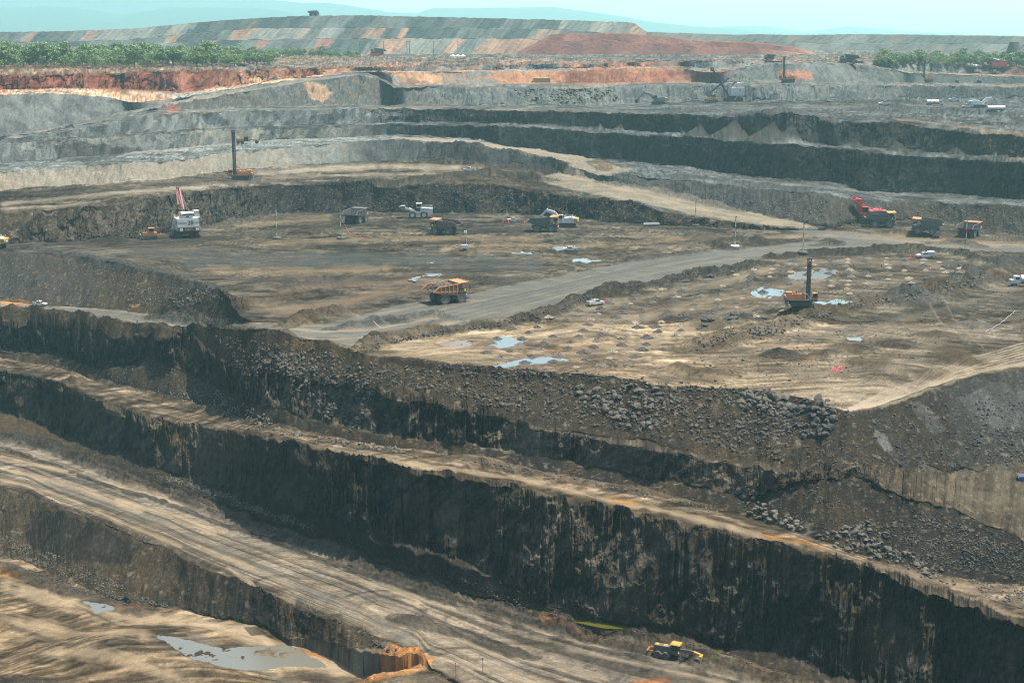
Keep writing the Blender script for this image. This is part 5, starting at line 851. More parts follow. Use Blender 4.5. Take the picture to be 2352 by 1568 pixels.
for x, y in ((-4, -1.1), (-2.2, -1.1), (4.3, -1.1), (-4, 1.1), (-2.2, 1.1), (4.3, 1.1)): wheel(t, x, y, .75, .5, 'dark')
# ---- light vehicles
def pickup(label, u, v, yaw, k='white', bar=True, box=False, s=1., hoop=False, bedk=None):
    t = thing('pickup', label, 'pickup truck', u, v, yaw, 'light vehicles', s); b = MB(); b.prism([(-2.7, .55), (2.55, .55), (2.65, .8), (2.6, 1.12), (1.25, 1.28), (-2.7, 1.25)], -.92, .92); b.build('body', K[k], t)
    b = MB(); b.prism([(-.75, 1.26), (1.3, 1.26), (.75, 1.84), (-.6, 1.86)], -.82, .82); cb = b.build('cab', K[k], t); MB().prism([(-.62, 1.32), (1.12, 1.32), (.72, 1.74), (-.5, 1.74)], -.84, .84).prism([(1.22, 1.30), (1.32, 1.30), (.84, 1.8), (.76, 1.8)], -.72, .72).build('window', K['glass'], cb)
    b = MB(); b.box(-2.68, -.8, -.9, -.82, 1.25, 1.45).box(-2.68, -.8, .82, .9, 1.25, 1.45).box(-2.7, -2.6, -.9, .9, 1.25, 1.45).build('cargo_bed', K[bedk or k], t)
    for x in (-1.75, 1.7):
        for y in (-.82, .82): wheel(t, x, y, .4, .28)
    for y in (-.7, .7): MB().box(2.58, 2.66, y-.15, y+.15, .85, 1.02).build('headlight', K['lamp'], t)
    if bar: MB().box(-.1, .25, -.6, .6, 1.88, 2.08).build('light_bar', K['orange'], t)
    if hoop:
        b = MB()
        for x in (-.9, -1.6):
            for k_ in range(6): a = math.pi*k_/6; c_ = math.pi*(k_+1)/6; b.bar((x, .8*math.cos(a), 1.3+.75*math.sin(a)), (x, .8*math.cos(c_), 1.3+.75*math.sin(c_)), .09)
        b.build('roll_bar', K['white'], t)
    if box: MB().box(-2.8, -.85, -.98, .98, 1.2, 2.1).build('service_box', K['white'], t); MB().box(-1.9, -1.7, -1.0, -.98, 1.45, 1.9).box(-2.1, -1.5, -1.0, -.98, 1.6, 1.75).build('marking', K['black'], t)
    return t
pickup('white pickup with orange lights parked between red cones near the excavator', 1180, 509, 184, s=1.05); pickup('white pickup standing alone on the pit floor above the pale puddle', 1310, 577, 182, hoop=True, s=1.05)
pickup('white pickup with roll bar driving along the rubble windrow of the blast bench', 1368, 701, 30, hoop=True, s=1.05); pickup('silver pickup with black cargo bed on the left haul road', 90, 703, -10, bedk='black', s=1.05)
pickup('white crew truck with service box parked at the right end of the blast bench', 2124, 593, 184, box=True, s=1.25); pickup('small pale utility truck on the bench left of the bend', 1078, 393, 176, s=1.1)
pickup('distant dark green and white pickup below the far pole', 2031, 242, 178, s=1.25); pickup('distant low white car farthest back on the far bench', 2191, 233, 176, s=1.4, bar=False); pickup('small truck just left of the distant white excavator', 2222, 248, 172, s=1.25)
pickup('dark blue vehicle cut off by the right edge in the side valley', 2376, 1108, 170, 'navy', s=1.4)
def tanker(label, u, v, yaw, s=1., cabv=True):
    t = thing('tank_truck', label, 'tank truck', u, v, yaw, 'tank trucks', s); MB().box(-4.6, 3.6, -.9, .9, .8, 1.1).build('chassis', K['dark'], t); b = MB(); b.cyl((-4.6, 0, 2.1), (1.6, 0, 2.1), 1.05, n=20).cyl((-2, 0, 3.1), (-2, 0, 3.35), .3, n=10); tk = b.build('tank', K['white'], t); MB().box(-3.2, -2.6, -1.09, -1.05, 1.8, 2.5).box(-1.0, -.4, -1.09, -1.05, 1.8, 2.5).build('warning_board', K['orange'], tk)
    if cabv: MB().box(1.9, 3.4, -1.1, 1.1, 1.0, 2.9, tx=.1).box(3.4, 4.4, -1., 1., .9, 1.9).build('cab', K['white'], t); MB().box(2.2, 3.2, -1.12, 1.12, 2.0, 2.7).build('window', K['glass'], t)
    for x in (-3.9, -2.7, 3.3 if cabv else 1.0):
        for y in (-1., 1.): wheel(t, x, y, .5, .35)
    return t
tanker('distant white tank truck heading right across the far bench', 2148, 243, -4, 1.15); tanker('white water tanker cut off by the right edge beyond the rubble ridge', 2356, 657, 180, 1.2)
t = thing('tank_trailer', 'distant long cream tank on a low trailer right of the far excavator', 'tank', 2287, 256, 2); MB().cyl((-5, 0, 2.1), (5, 0, 2.1), 1.25, n=18).build('tank', K['cream'], t); MB().box(-4.8, 4.8, -.8, .8, .6, .9).build('chassis', K['dark'], t)
for x in (-3.5, 3.5): wheel(t, x, -1, .5, .4); wheel(t, x, 1, .5, .4)
t = thing('low_trailer', 'flat white trailer by the foot of the wall under the curving road', 'trailer', 1497, 519, 4); MB().box(-3.4, 3.4, -1.2, 1.2, .7, .95).box(-3.4, 3.4, 1.1, 1.2, .95, 1.5).box(-3.4, 3.4, -1.2, -1.1, .95, 1.2).build('deck', K['white'], t); wheel(t, -2, -1, .4, .3); wheel(t, 2, -1, .4, .3); wheel(t, -2, 1, .4, .3); wheel(t, 2, 1, .4, .3)
t = thing('shipping_container', 'long yellow container on the far ledge below the orange slope', 'container', 1244, 190, 0); b = MB(); b.box(-5.6, 5.6, -1.3, 1.3, .2, 2.9)
for k in range(28): b.box(-5.5+.4*k, -5.3+.4*k, -1.36, -1.3, .35, 2.75)
b.build('shell', K['yellow'], t); MB().box(-5.7, 5.7, -1.4, 1.4, 2.9, 3.0).build('roof', K['cream'], t)
# light tower
t = thing('light_tower', 'mobile lighting tower with white generator on a small mound in the pit', 'light tower', 1068, 573, 10); MB().box(-1.4, 1.0, -.7, .7, .6, 1.9).build('generator', K['white'], t); MB().cyl((.6, 0, 1.9), (.6, 0, 6.6), .1, n=8).build('mast', K['pole'], t)
for k in range(4): MB().box(.1+.3*(k % 2)*2-.4, .55+.3*(k % 2)*2-.4, -.3, .1, 6.3+.5*(k//2), 6.7+.5*(k//2)).build('lamp_head', K['lamp'], t)
wheel(t, -.2, -.8, .35, .25); wheel(t, -.2, .8, .35, .25)
# ---- cable marker poles on old tyres
def marker(label, u, v, h, cols, base=True, basek='tyre'):
    t = thing('marker_pole', label, 'marker pole', u, v, 0, 'marker poles on old tyres')
    n = 6; b = MB()
    for k in range(n): b.k = k % 2; b.cyl((0, 0, .4+(h-.4)*k/n), (0, 0, .4+(h-.4)*(k+1)/n), .17, n=8)
    b.build('pole', [K[c] for c in cols], t); MB().bar((-.1, 0, h), (.5, 0, h+.1), .18).box(-.3, .3, -.2, .2, h-.3, h).build('cable_hook', K['grey'], t)
    if base: b = MB(); b.lathe((0, 0, 0), [(.6, 0), (1.6, 0), (1.75, .3), (1.75, .6), (1.6, .9), (.6, .9)], 'z', 20); b.cyl((0, 0, .1), (0, 0, .75), .62, n=14); b.build('tyre_base', K[basek], t)
    return t
marker('tall white and green pole on a tyre nearest the white shovel', 636, 549, 14, ('white', 'green')); marker('white and green pole on a tyre left of the dark truck', 783, 549, 10.3, ('green', 'white'))
marker('green pole by the windrow below the curving road', 1597, 519, 11.4, ('white', 'green')); marker('green and white pole on a white painted tyre between two rubble heaps', 1688, 568, 12, ('white', 'green'), basek='cream'); marker('green and white pole behind the right drill mast', 1844, 582, 11.3, ('white', 'green'))
marker('red and white pole at the right end of the haul road', 2217, 575, 12.2, ('white', 'red'))
for u, v, h, c, l in ((1822, 236, 10, ('white', 'grey'), 'thin pale pole just right of the far rope shovel'), (1901, 234, 10.5, ('white', 'cream'), 'thin white pole second from the far rope shovel'), (2029, 232, 11.5, ('white', 'green'), 'green tinted distant pole above the small pickup'), (2086, 231, 11.5, ('white', 'grey'), 'distant grey pole right of the pickup'), (2198, 187, 10, ('white', 'red'), 'faint red and white pole on the upper right bench'), (2250, 187, 10, ('white', 'red'), 'faint red and white pole farthest right')): marker(l, u, v, h, c)
for i, (u, v, h) in enumerate(((826, 128, 13), (881, 128, 13), (935, 129, 13.5), (941, 129, 13.5), (996, 128, 13), (1052, 128, 13))):
    t = thing('utility_pole', ['leftmost utility pole before the spoil heap', 'utility pole rising behind the far parked truck', 'left pole of the close pair before the spoil heap', 'right pole of the close pair before the spoil heap', 'utility pole just right of the close pair', 'rightmost utility pole before the spoil heap'][i], 'utility pole', u, v, 0, 'utility poles'); MB().cyl((0, 0, 0), (0, 0, h), .3, .2, n=8).build('pole', K['grey'], t); MB().bar((-1.2, 0, h-.6), (1.2, 0, h-.6), .2).build('crossarm', K['grey'], t)
# ---- people
def person(label, u, v, yaw, bend=0.):
    t = thing('person', label, 'person', u, v, yaw, 'workers on the blast bench'); J = [((0, 0, .95), .15, -1), ((bend*.2, 0, 1.2), .14, 0), ((bend*.45, 0, 1.42), .16, 1), ((bend*.55, 0, 1.53), .06, 2), ((bend*.62, 0, 1.66), .10, 3), ((bend*.64, 0, 1.76), .075, 4)]
    for sd in (-1, 1): n = len(J); J += [((0, sd*.11, .85), .10, 0), ((.04, sd*.13, .48), .07, n), ((-.02, sd*.14, .09), .05, n+1), ((.16, sd*.15, .04), .045, n+2)]; m_ = len(J); J += [((bend*.43, sd*.2, 1.42), .06, 2), ((bend*.4+.02, sd*.27, 1.15), .045, m_), ((bend*.5+.14, sd*.25, .93), .035, m_+1), ((bend*.5+.2, sd*.24, .87), .03, m_+2)]
    me = bpy.data.meshes.new('body'); me.from_pydata([j[0] for j in J], [(i, j[2]) for i, j in enumerate(J) if j[2] >= 0], []); o = bpy.data.objects.new('body', me); COL.objects.link(o); mo = o.modifiers.new('s', 'SKIN')
    for i, j in enumerate(J): me.skin_vertices[0].data[i].radius = (j[1], j[1])
    me.skin_vertices[0].data[0].use_root = True; o.modifiers.new('b', 'SUBSURF').levels = 1; dg = bpy.context.evaluated_depsgraph_get(); m2 = bpy.data.meshes.new_from_object(o.evaluated_get(dg)); bpy.data.objects.remove(o)
    for k_ in ('trousers', 'jacket', 'skin'): m2.materials.append(K[k_])
    for p_ in m2.polygons: z = p_.center.z; p_.material_index = 2 if z > 1.55 or (z < .94 and abs(p_.center.y) > .2) else (1 if z > .95 else 0)
    b = bpy.data.objects.new('body', m2); COL.objects.link(b); b.parent = t; MB().lathe((bend*.64, 0, 1.74), [(.16, 0), (.15, .06), (.1, .13), (0, .16)], 'z', 12).build('hard_hat', K['white'], t); return t
person('person in red work clothes standing left among the cutting heaps', 1961, 613, 200); person('person in red overalls walking near the middle of the blast bench', 2025, 617, 250); person('person in dark red clothes bending at the right end of the blast bench', 2139, 628, 160, .6)
# ---- cones, stakes, signs, hoses
b = MB(); b.box(-.25, .25, -.25, .25, 0, .05).cyl((0, 0, .05), (0, 0, .95), .2, .04, n=10); cone0 = b.build('traffic_cone', K['cone'])
for i, (u, v, l) in enumerate(((1155, 511, 'red cone at the nose of the pickup by the excavator'), (1168, 512, 'red cone beside the front wheel of the pickup by the excavator'), (1204, 512, 'red cone behind the pickup by the excavator'), (1393, 696, 'red cone in front of the pickup on the blast bench'), (992, 548, 'red cone left on the ground in front of the rusty truck'), (2091, 592, 'left red cone in front of the white crew truck'), (2100, 592, 'right red cone in front of the white crew truck'))):
    single(cone0 if i == 0 else copytree(cone0), l, 'traffic cone', u, v, 0, 'traffic cones', 1.3)
for u0, v0, u1, v1, l in ((1016, 724, 1027, 706, 'pale stake leaning from the tip of the wedge shaped windrow'), (873, 752, 857, 737, 'pale stake lying against the near windrow')):
    p = surf(u0, v0, GYd, Z); k = p.y/F; b = MB(); b.cyl((0, 0, 0), ((u1-u0)*k, .3, (v0-v1)*k), .1, n=6); single(b.build('survey_stake', K['wood']), l, 'stake', u0, v0, 0, 'survey stakes')
for u, v, h, l in ((1034, 1418, 4.2, 'thin dark post standing on the median windrow of the lower road'), (1108, 1548, 3.6, 'thin post at the bottom centre of the picture'), (1047, 1560, 3.6, 'thin post just left of the bottom centre post'), (949, 1200, .1, ''), (1246, 1382, 1.6, 'short white post standing in the green pit water')):
    if l: b = MB(); b.cyl((0, 0, 0), (0, 0, h), .05, n=6).box(-.12, .12, -.04, .04, h-.25, h); single(b.build('survey_post', K['grey' if h > 2 else 'white']), l, 'post', u, v, 0, 'survey posts')
t = thing('road_sign', 'round red ringed prohibition sign on the windrow of the left road', 'road sign', 210, 738, 0); MB().cyl((0, 0, 0), (0, 0, 1.6), .05, n=6).build('post', K['grey'], t); MB().cyl((0, -.08, 2.2), (0, -.04, 2.2), .72, n=24).build('ring', K['red'], t); MB().cyl((0, -.11, 2.2), (0, -.08, 2.2), .55, n=24).build('face', K['white'], t); MB().bar((-.3, -.14, 2.5), (.3, -.14, 1.9), .14, .05).bar((-.15, -.13, 2.05), (.2, -.13, 2.4), .16, .05).build('symbol', K['black'], t)
t = thing('road_sign', 'narrow dark sign board seen edge on beside the left road', 'road sign', 316, 753, 60); MB().cyl((0, 0, 0), (0, 0, 2.2), .05, n=6).build('post', K['grey'], t); MB().box(-.4, .4, -.04, .04, 1.4, 2.6).build('board', K['grey'], t)
for u, v, l in ((863, 161, 'left orange diamond sign on the far cut'), (1156, 141, 'right orange diamond sign on the far slope')):
    t = thing('road_sign', l, 'road sign', u, v, 0, 'orange diamond signs'); MB().cyl((0, 0, 0), (0, 0, 1.8), .07, n=6).build('post', K['grey'], t); MB().add([(0, -.1, .9), (1.1, -.1, 2.), (0, -.1, 3.1), (-1.1, -.1, 2.), (0, 0, .9), (1.1, 0, 2.), (0, 0, 3.1), (-1.1, 0, 2.)], [(0, 1, 2, 3), (7, 6, 5, 4), (0, 4, 5, 1), (1, 5, 6, 2), (2, 6, 7, 3), (3, 7, 4, 0)]).build('board', K['orange'], t)
t = thing('road_sign', 'pair of small pale plates on the windrow at the road corner', 'road sign', 866, 783, 0); MB().box(-.6, -.2, -.05, .05, .3, 1.6).box(.1, .5, -.05, .05, .3, 1.6).build('board', K['white'], t)
def hose(P, r, k, name, label, cat):
    b = MB(); W = []
    for (u0, v0), (u1, v1) in zip(P[:-1], P[1:]):
        for e in np.linspace(0, 1, 7)[:-1]: W.append(surf(u0+(u1-u0)*e+random.uniform(-1.5, 1.5), v0+(v1-v0)*e+random.uniform(-1, 1), GYd, Z)+Vector((0, 0, .12)))
    for p, q in zip(W[:-1], W[1:]): b.cyl(p, q, r, n=6)
    o = b.build(name, K[k]); o['label'] = label; o['category'] = cat
random.seed(4)
hose([(2265,762),(2290,748),(2309,734),(2325,720),(2332,714),(2365,715)], .04, 'white', 'water_hose', 'white hose running diagonally up to the right edge over dark rubble', 'hose')
hose([(1909,852),(1915,843),(1922,850),(1930,842),(1936,851),(1926,855),(1914,850),(1926,846),(1941,838)], .06, 'cone', 'marking_tape', 'tangle of red marking tape on the muddy ground', 'tape')
hose([(786,508),(800,535),(828,546),(850,552)], .035, 'cone', 'power_cable', 'thin red cable trailing from the marker pole to the ground', 'cable')
# low white canopies and red barrier beside the far truck
t = thing('barrier', 'distant white and red barrier wall right of the far truck', 'barrier', 916, 129.5, 0, s=1.6); MB().box(-9, 9, -.4, .4, 0, 1.2).build('wall', K['white'], t); MB().box(-16, -11, -.5, .5, 0, 1.6).build('end_block', K['red'], t)
for i, u in enumerate((1040, 1052, 1064)):
    t = thing('tent', ['left', 'middle', 'right'][i]+' small white tent roof of the far row of three', 'tent', u, 129.2, 0, 'white tents'); MB().add([(-2.4, -2, 0), (2.4, -2, 0), (2.4, 2, 0), (-2.4, 2, 0), (0, 0, 1.7)], [(0, 3, 2, 1), (0, 1, 4), (1, 2, 4), (2, 3, 4), (3, 0, 4)]).build('canvas', K['white'], t)
t = thing('drill_truck', 'distant red machine on the red bench before the right trees', 'mining machine', 2292, 158, 180, s=1.2); MB().box(-5, 4.5, -1.6, 1.6, 1.2, 4.0).box(-3, 0, -1.6, 1.6, 4, 5.2).build('body', K['red'], t); MB().cyl((-2.4, 0, 4.5), (3.5, 0, 6.3), .35).build('arm', K['white'], t)
for x in (-3.5, 0, 3.5): wheel(t, x, -1.6, .9, .6); wheel(t, x, 1.6, .9, .6)
for i, u in enumerate((2229, 2239, 2250)):
    t = thing('trailer', ['left', 'middle', 'right'][i]+' white bowser of the far row beside the red machine', 'trailer', u, 156, 0, 'white bowsers'); MB().cyl((-1.6, 0, 1.4), (1.6, 0, 1.4), .9, n=12).build('tank', K['white'], t); wheel(t, -.8, -.9, .4, .3); wheel(t, .8, -.9, .4, .3)
# ---------------------------------------------------------------- heaps of drill cuttings round the blast holes
def hole_heap(seed, k):
    R = np.random.RandomState(seed); b = MB(); n = 18; V = []; rs = (0, .25, .55, .95, 1.4, 1.9)
    for r_ in rs:
        for i in range(n if r_ else 1):
            a = 6.28318*i/n; q = r_*(1+.18*R.normal()); z = max(0, .95*(1-r_/1.9)**1.15*(1+.1*R.normal())) if r_ < 1.9 else -.12
            if r_ == 0: z = .62
            V.append((q*math.cos(a), q*math.sin(a), z))
    Fc = [(0, 1+i, 1+(i+1) % n) for i in range(n)]
    for j in range(len(rs)-2): Fc += [(1+j*n+i, 1+(j+1)*n+i, 1+(j+1)*n+(i+1) % n, 1+j*n+(i+1) % n) for i in range(n)]
    b.add(V, Fc); o = b.build('cuttings_heap', CM[k]); return o
CM = {'d': rock_mat('dark drill cuttings', (.009,.009,.009), (.02,.019,.018)), 'p': rock_mat('pale drill cuttings', (.13,.11,.08), (.22,.19,.14)), 'm': rock_mat('brown drill cuttings', (.05,.042,.032), (.09,.075,.055))}
hp = [hole_heap(1, 'd'), hole_heap(2, 'p'), hole_heap(3, 'm'), hole_heap(4, 'd')]; used = set(); nh = 0
BP = [(1180,752),(1300,715),(1430,680),(1560,645),(1700,615),(1790,603),(1900,592),(2040,590),(2180,598),(2240,612),(2200,628),(2120,645),(2010,668),(1900,690),(1800,716),(1690,748),(1590,778),(1520,815),(1420,845),(1280,848),(1160,838),(1060,815),(1060,790),(1150,772)]
P00 = surf(1300, 800); R = np.random.RandomState(12); cells = []
for i in range(-26, 40):
    for j in range(-12, 40):
        a_ = math.radians(14); x = P00.x+(i*7.4+(j % 2)*3.2)*math.cos(a_)-j*7.2*math.sin(a_)+.5*R.normal(); y = P00.y+(i*7.4+(j % 2)*3.2)*math.sin(a_)+j*7.2*math.cos(a_)+.5*R.normal()
        if y < 300: continue
        u, v = project(x, y, 0.); 
        if inpoly(np.array([u]), np.array([v]), BP)[0] and not (1795 < u < 1905 and 655 < v < 712): cells.append((u, v))
R.shuffle(cells); cells = cells[:230]
for (u, v) in cells:
    if R.rand() < .06: continue
    q = R.rand(); k = 1 if (u > 1650 and q < .45) or q < .22 else (2 if q > .85 else (0 if q < .6 else 3)); o = hp[k]
    if k in used: o = copytree(o)
    used.add(k); s_ = R.uniform(.62, 1.1)*(.8 if k == 1 else 1.); single(o, '%s cone of drill cuttings in the %s %s part of the blast bench' % (('dark', 'pale', 'brown', 'dark')[k], 'far' if v < 640 else 'middle' if v < 745 else 'near', 'left' if u < 1350 else 'centre' if u < 1800 else 'right'), 'cuttings heap', u, v, R.uniform(0, 360), 'cuttings heaps around the blast holes', s_, -.04); o.scale = (s_, s_, s_*R.uniform(.8, 1.3))
# ---------------------------------------------------------------- trees
def leaf_mat(name, c1, c2):
    m = mat(name); n = m.node_tree.nodes; l = m.node_tree.links; p = n['Principled BSDF']; g = n.new('ShaderNodeTexCoord'); no = n.new('ShaderNodeTexNoise'); no.inputs['Scale'].default_value = .55; no.inputs['Detail'].default_value = 4; l.new(g.outputs['Object'], no.inputs['Vector'])
    mr = n.new('ShaderNodeMapRange'); mr.inputs[1].default_value = .35; mr.inputs[2].default_value = .65; l.new(no.outputs[0], mr.inputs[0]); mx = n.new('ShaderNodeMix'); mx.data_type = 'RGBA'; mx.inputs[6].default_value = (*c1, 1); mx.inputs[7].default_value = (*c2, 1); l.new(mr.outputs[0], mx.inputs[0]); l.new(mx.outputs[2], p.inputs['Base Color']); p.inputs['Roughness'].default_value = .7; return m
LM = [leaf_mat('green leaves', (.026,.060,.013), (.060,.115,.026)), leaf_mat('yellow green leaves', (.036,.072,.014), (.078,.13,.030)), leaf_mat('dry twigs', (.04,.027,.02), (.08,.056,.04))]
def tree(name, seed, h, w_, lm, nleaf=2200, bush=False):
    R = np.random.RandomState(seed); t = bpy.data.objects.new(name, None); COL.objects.link(t); b = MB(); th = h*(.3 if not bush else .08); b.cyl((0, 0, -.6), (0, 0, th), .035*h, .025*h, n=8); cl = []
    nb = 9 if not bush else 6
    for k in range(nb):
        a = 6.28*k/nb+R.rand(); L = w_*.5*R.uniform(.35, .85); z1 = h*R.uniform(.42, .88); e = Vector((L*math.cos(a), L*math.sin(a), z1)); b.cyl((0, 0, th*.9), e, .016*h, .006*h, n=5); cl.append((e, w_*R.uniform(.17, .27)))
        for q in range(2): a2 = a+R.uniform(-.7, .7); e2 = Vector((w_*.5*R.uniform(.5, .95)*math.cos(a2), w_*.5*R.uniform(.5, .95)*math.sin(a2), h*R.uniform(.16, .7))); b.cyl(e*.6, e2, .008*h, .004*h, n=4); cl.append((e2, w_*R.uniform(.11, .2)))
    cl.append((Vector((0, 0, h*.86)), w_*.24)); b.build('trunk', K['bark'], t)
    wts = np.array([c[1]**2 for c in cl]); wts /= wts.sum(); N = nleaf; ci = R.choice(len(cl), N, p=wts); d = R.normal(size=(N, 3)); d /= np.linalg.norm(d, axis=1)[:, None]; rr = R.rand(N)**.45
    ctr = np.array([cl[i][0][:] for i in ci]); rad = np.array([cl[i][1] for i in ci]); P = ctr+d*(rad*rr)[:, None]*np.array([1, 1, .72]); n1 = R.normal(size=(N, 3)); n1 /= np.linalg.norm(n1, axis=1)[:, None]; n2 = np.cross(n1, d+.01); n2 /= np.linalg.norm(n2, axis=1)[:, None]; s = (.028*h*R.uniform(.6, 1.5, N))[:, None]
    V = np.stack([P-n1*s, P+n2*s*.8, P+n1*s, P-n2*s*.8], 1).reshape(-1, 3); me = bpy.data.meshes.new('crown'); me.from_pydata(V.tolist(), [], [(4*i, 4*i+1, 4*i+2, 4*i+3) for i in range(N)]); me.materials.append(LM[lm]); o = bpy.data.objects.new('crown', me); COL.objects.link(o); o.parent = t; return t
PT_ = [tree('tree', 1, 10, 11, 0), tree('tree', 2, 11, 10, 1), tree('tree', 3, 9, 12, 1), tree('tree', 4, 12, 11, 0), tree('tree', 5, 8, 9, 1)]; BS = [tree('bush', 8, 3.2, 6, 2, 900, True), tree('bush', 9, 2.4, 5, 2, 700, True), tree('bush', 10, 3, 5.5, 1, 900, True)]; tu = set(); R = np.random.RandomState(77)
def put(pool, i, u, v, s, label, cat, group):
    o = pool[i]; key = (id(pool), i)
    if key in tu: o = copytree(o)
    tu.add(key); p = surf(u, v, GYd, Z); o.location = (p.x, p.y, p.z-.1); o.rotation_euler = (0, 0, R.uniform(0, 6.28)); o.scale = (s*R.uniform(.85, 1.2), s*R.uniform(.85, 1.2), s*R.uniform(.85, 1.1)); o['label'] = label; o['category'] = cat; o['group'] = group
for row, (v0, n) in enumerate(((155, 30), (150, 28), (144, 26), (139, 24))):
    for i in range(n):
        u = -60+(690-0)*(i+R.uniform(-.3, .3))/n+row*11; put(PT_, R.randint(5), u, v0+R.uniform(-1.5, 1.5)-(u/600.)*3, R.uniform(.95, 1.3)*(1. if u < 560 else .75), 'leafy green tree in the %s row of the left belt, %s part' % (('front', 'second', 'third', 'back')[row], ('far left', 'left', 'middle', 'right', 'far right')[int(np.clip(u/140, 0, 4))]), 'tree', 'trees in the left belt')
put(PT_, 3, 480, 150, 1.5, 'tallest broad tree in the left belt', 'tree', 'trees in the left belt')
for i in range(16): u = 620+215*(i+R.uniform(-.3, .3))/16; put(PT_, R.randint(5), u, 131+R.uniform(-1, 1), R.uniform(.55, .85), 'low green tree at the thin right end of the left belt', 'tree', 'small trees before the spoil heap')
for row, (v0, n) in enumerate(((152, 26), (148, 24), (143, 20))):
    for i in range(n): u = 2015+400*(i+R.uniform(-.3, .3))/n+row*7; put(PT_, R.randint(5), u, v0-1+R.uniform(-1.2, 1.2), R.uniform(.6, .85), 'hazy green tree in the %s row of the right belt, %s part' % (('front', 'middle', 'back')[row], ('left', 'centre left', 'centre right', 'right')[int(np.clip((u-2015)/90, 0, 3))]), 'tree', 'trees in the right belt')
for i in range(34): u = -20+560*(i+R.uniform(-.3, .3))/34; put(BS, R.randint(2), u, 160-u*.008+R.uniform(-2, 2), R.uniform(.6, 1.3), 'dry leafless brown bush on the %s part of the red bench lip' % ('left', 'middle', 'right')[int(np.clip(u/190, 0, 2))], 'bush', 'dry bushes on the lip of the red bench')
for i in range(12): u = 1180+i*2; put(BS, 2, 640+i*50+R.uniform(-20, 20), 133+R.uniform(-1, 1), R.uniform(.5, .9), 'small green bush scattered on the far flat ground', 'bush', 'small green bushes on the far flat')
# dark hopper-shaped mound on the skyline at the right
b = MB(); b.lathe((0, 0, 0), [(0, 0), (11, 0), (5.5, 16), (5.2, 17), (0, 17)], 'z', 20); o = b.build('spoil_cone', RM['d']); single(o, 'dark flat topped cone standing above the trees at the right', 'mound', 2328, 131, 0, None, .75)
print('objects', time.time()-t00)
def water_mat(name, c, rough=.08):
    m = mat(name); p = m.node_tree.nodes['Principled BSDF']; p.inputs['Base Color'].default_value = (*c, 1); p.inputs['Roughness'].default_value = rough; p.inputs['Specular IOR Level'].default_value = .35; p.inputs['IOR'].default_value = 1.33
    return m
WM = {'sky': water_mat('still water', (.05,.065,.065)), 'dim': water_mat('shallow water', (.06,.062,.058), .2), 'mud': water_mat('muddy water', (.075,.05,.03), .25), 'near': water_mat('silty water', (.06,.062,.055), .12), 'green': water_mat('green pit water', (.030,.030,.004), .35)}
for cells_, lv, kd in pond_w:
    r_, c_ = np.nonzero(cells_)
    if len(r_) == 0: continue
    q = np.stack([r_*NC+c_, r_*NC+c_+1, (r_+1)*NC+c_+1, (r_+1)*NC+c_], 1); idx, inv = np.unique(q.ravel(), return_inverse=True)
    co = np.stack([X.ravel()[idx], GYd.ravel()[idx], np.full(len(idx), lv)], 1)
    me = bpy.data.meshes.new('water'); me.from_pydata(co.tolist(), [], inv.reshape(-1, 4).tolist()); me.materials.append(WM[kd]); o = bpy.data.objects.new('water', me); COL.objects.link(o); o['kind'] = 'structure'
# ---------------------------------------------------------------- spoil dumps beyond the pit, and the hills
TOP = {}
def dump(name, base_v, tiers, u0, u1, H0, rows, cols, label, col, backw=260, k=.72, rib=(2.6, 26.), seed=0):
    n = int((u1-u0)*.55)+20; U = np.linspace(u0, u1, n); A_ = (U-CU)/(F*cp-(100-CV)*sp)
    y = H0/T(np.array([np.interp(u, [p[0] for p in base_v], [p[1] for p in base_v]) for u in U])); h = np.full(n, float(H0))
    Ys = [y-6]; Hs = [h+1.]; tr = [0]
    def seg(y1, h1, m, tier):
        nonlocal y, h
        for t in np.linspace(0, 1, m+1)[1:]: Ys.append(y+(y1-y)*t); Hs.append(h+(h1-h)*t); tr.append(tier)
        y, h = y1, h1
    Ys.append(y.copy()); Hs.append(h.copy()); tr.append(0)
    for ti, L in enumerate(tiers):
        v = np.interp(U, [p[0] for p in L], [p[1] for p in L])+.5*fbm(U/14., U*0+ti*3.3+seed, 3, 5)
        y1 = np.maximum((h+k*y)/(T(v)+k), y+.5); seg(y1, np.minimum(T(v)*y1, h-.1), rows, ti+1)
        if ti < len(tiers)-1: seg(y+8, h-.2, 4, ti+1)
    TOP[name] = (U, A_, y.copy(), h.copy())
    seg(y+backw, h-.5, 12, 9); seg(y+60, np.full(n, H0+3.), 10, 9)
    Ym = np.array(Ys); Hm = np.array(Hs); tr = np.array(tr)[:, None]
    Xm = A_[None]*Ym
    arc = A_*1400.
    cone = np.abs(((arc[None]/rib[1]+.35*fbm(arc[None]/60., tr*3.+seed, 2, 9)+tr*.37+(Hm*.0)) % 1.)*2-1)   # tipped loads leave half-cones
    fr_ = (ridge(arc[None]/12.+Hm*.08, Hm/24.+tr*3, 2, 13)-.5)*1.2+fbm(arc[None]/4.+Hm*.3, Hm/6., 2, 15)*.5
    Ym = Ym+np.where((tr > 0) & (tr < 9), cone*rib[0]*1.3+fr_*rib[0]*.5, 0)
    Xm = A_[None]*Ym; Zm = CAMZ-Hm+np.where(tr == 9, .8*fbm(Xm/10, Ym/10, 3, 17), .35*fbm(Xm/4, Ym/4+Hm, 3, 19))
    q = fbm((arc[None]+Hm*.9)/22.+tr*7.7, Hm/120.+tr, 2, 21); q2 = fbm((arc[None]+Hm*.9)/46.+tr*5, Hm/150., 2, 23)*1.3
    return grid_mesh(name, Xm, Ym, Zm, col(np.broadcast_to(U[None], Xm.shape), tr, q, q2, Xm, Hm), M_face, label)
def pick(w_, *cs):
    o = 0
    for wi, c in zip(w_, cs): o = o+wi[..., None]*np.array(c)
    return o
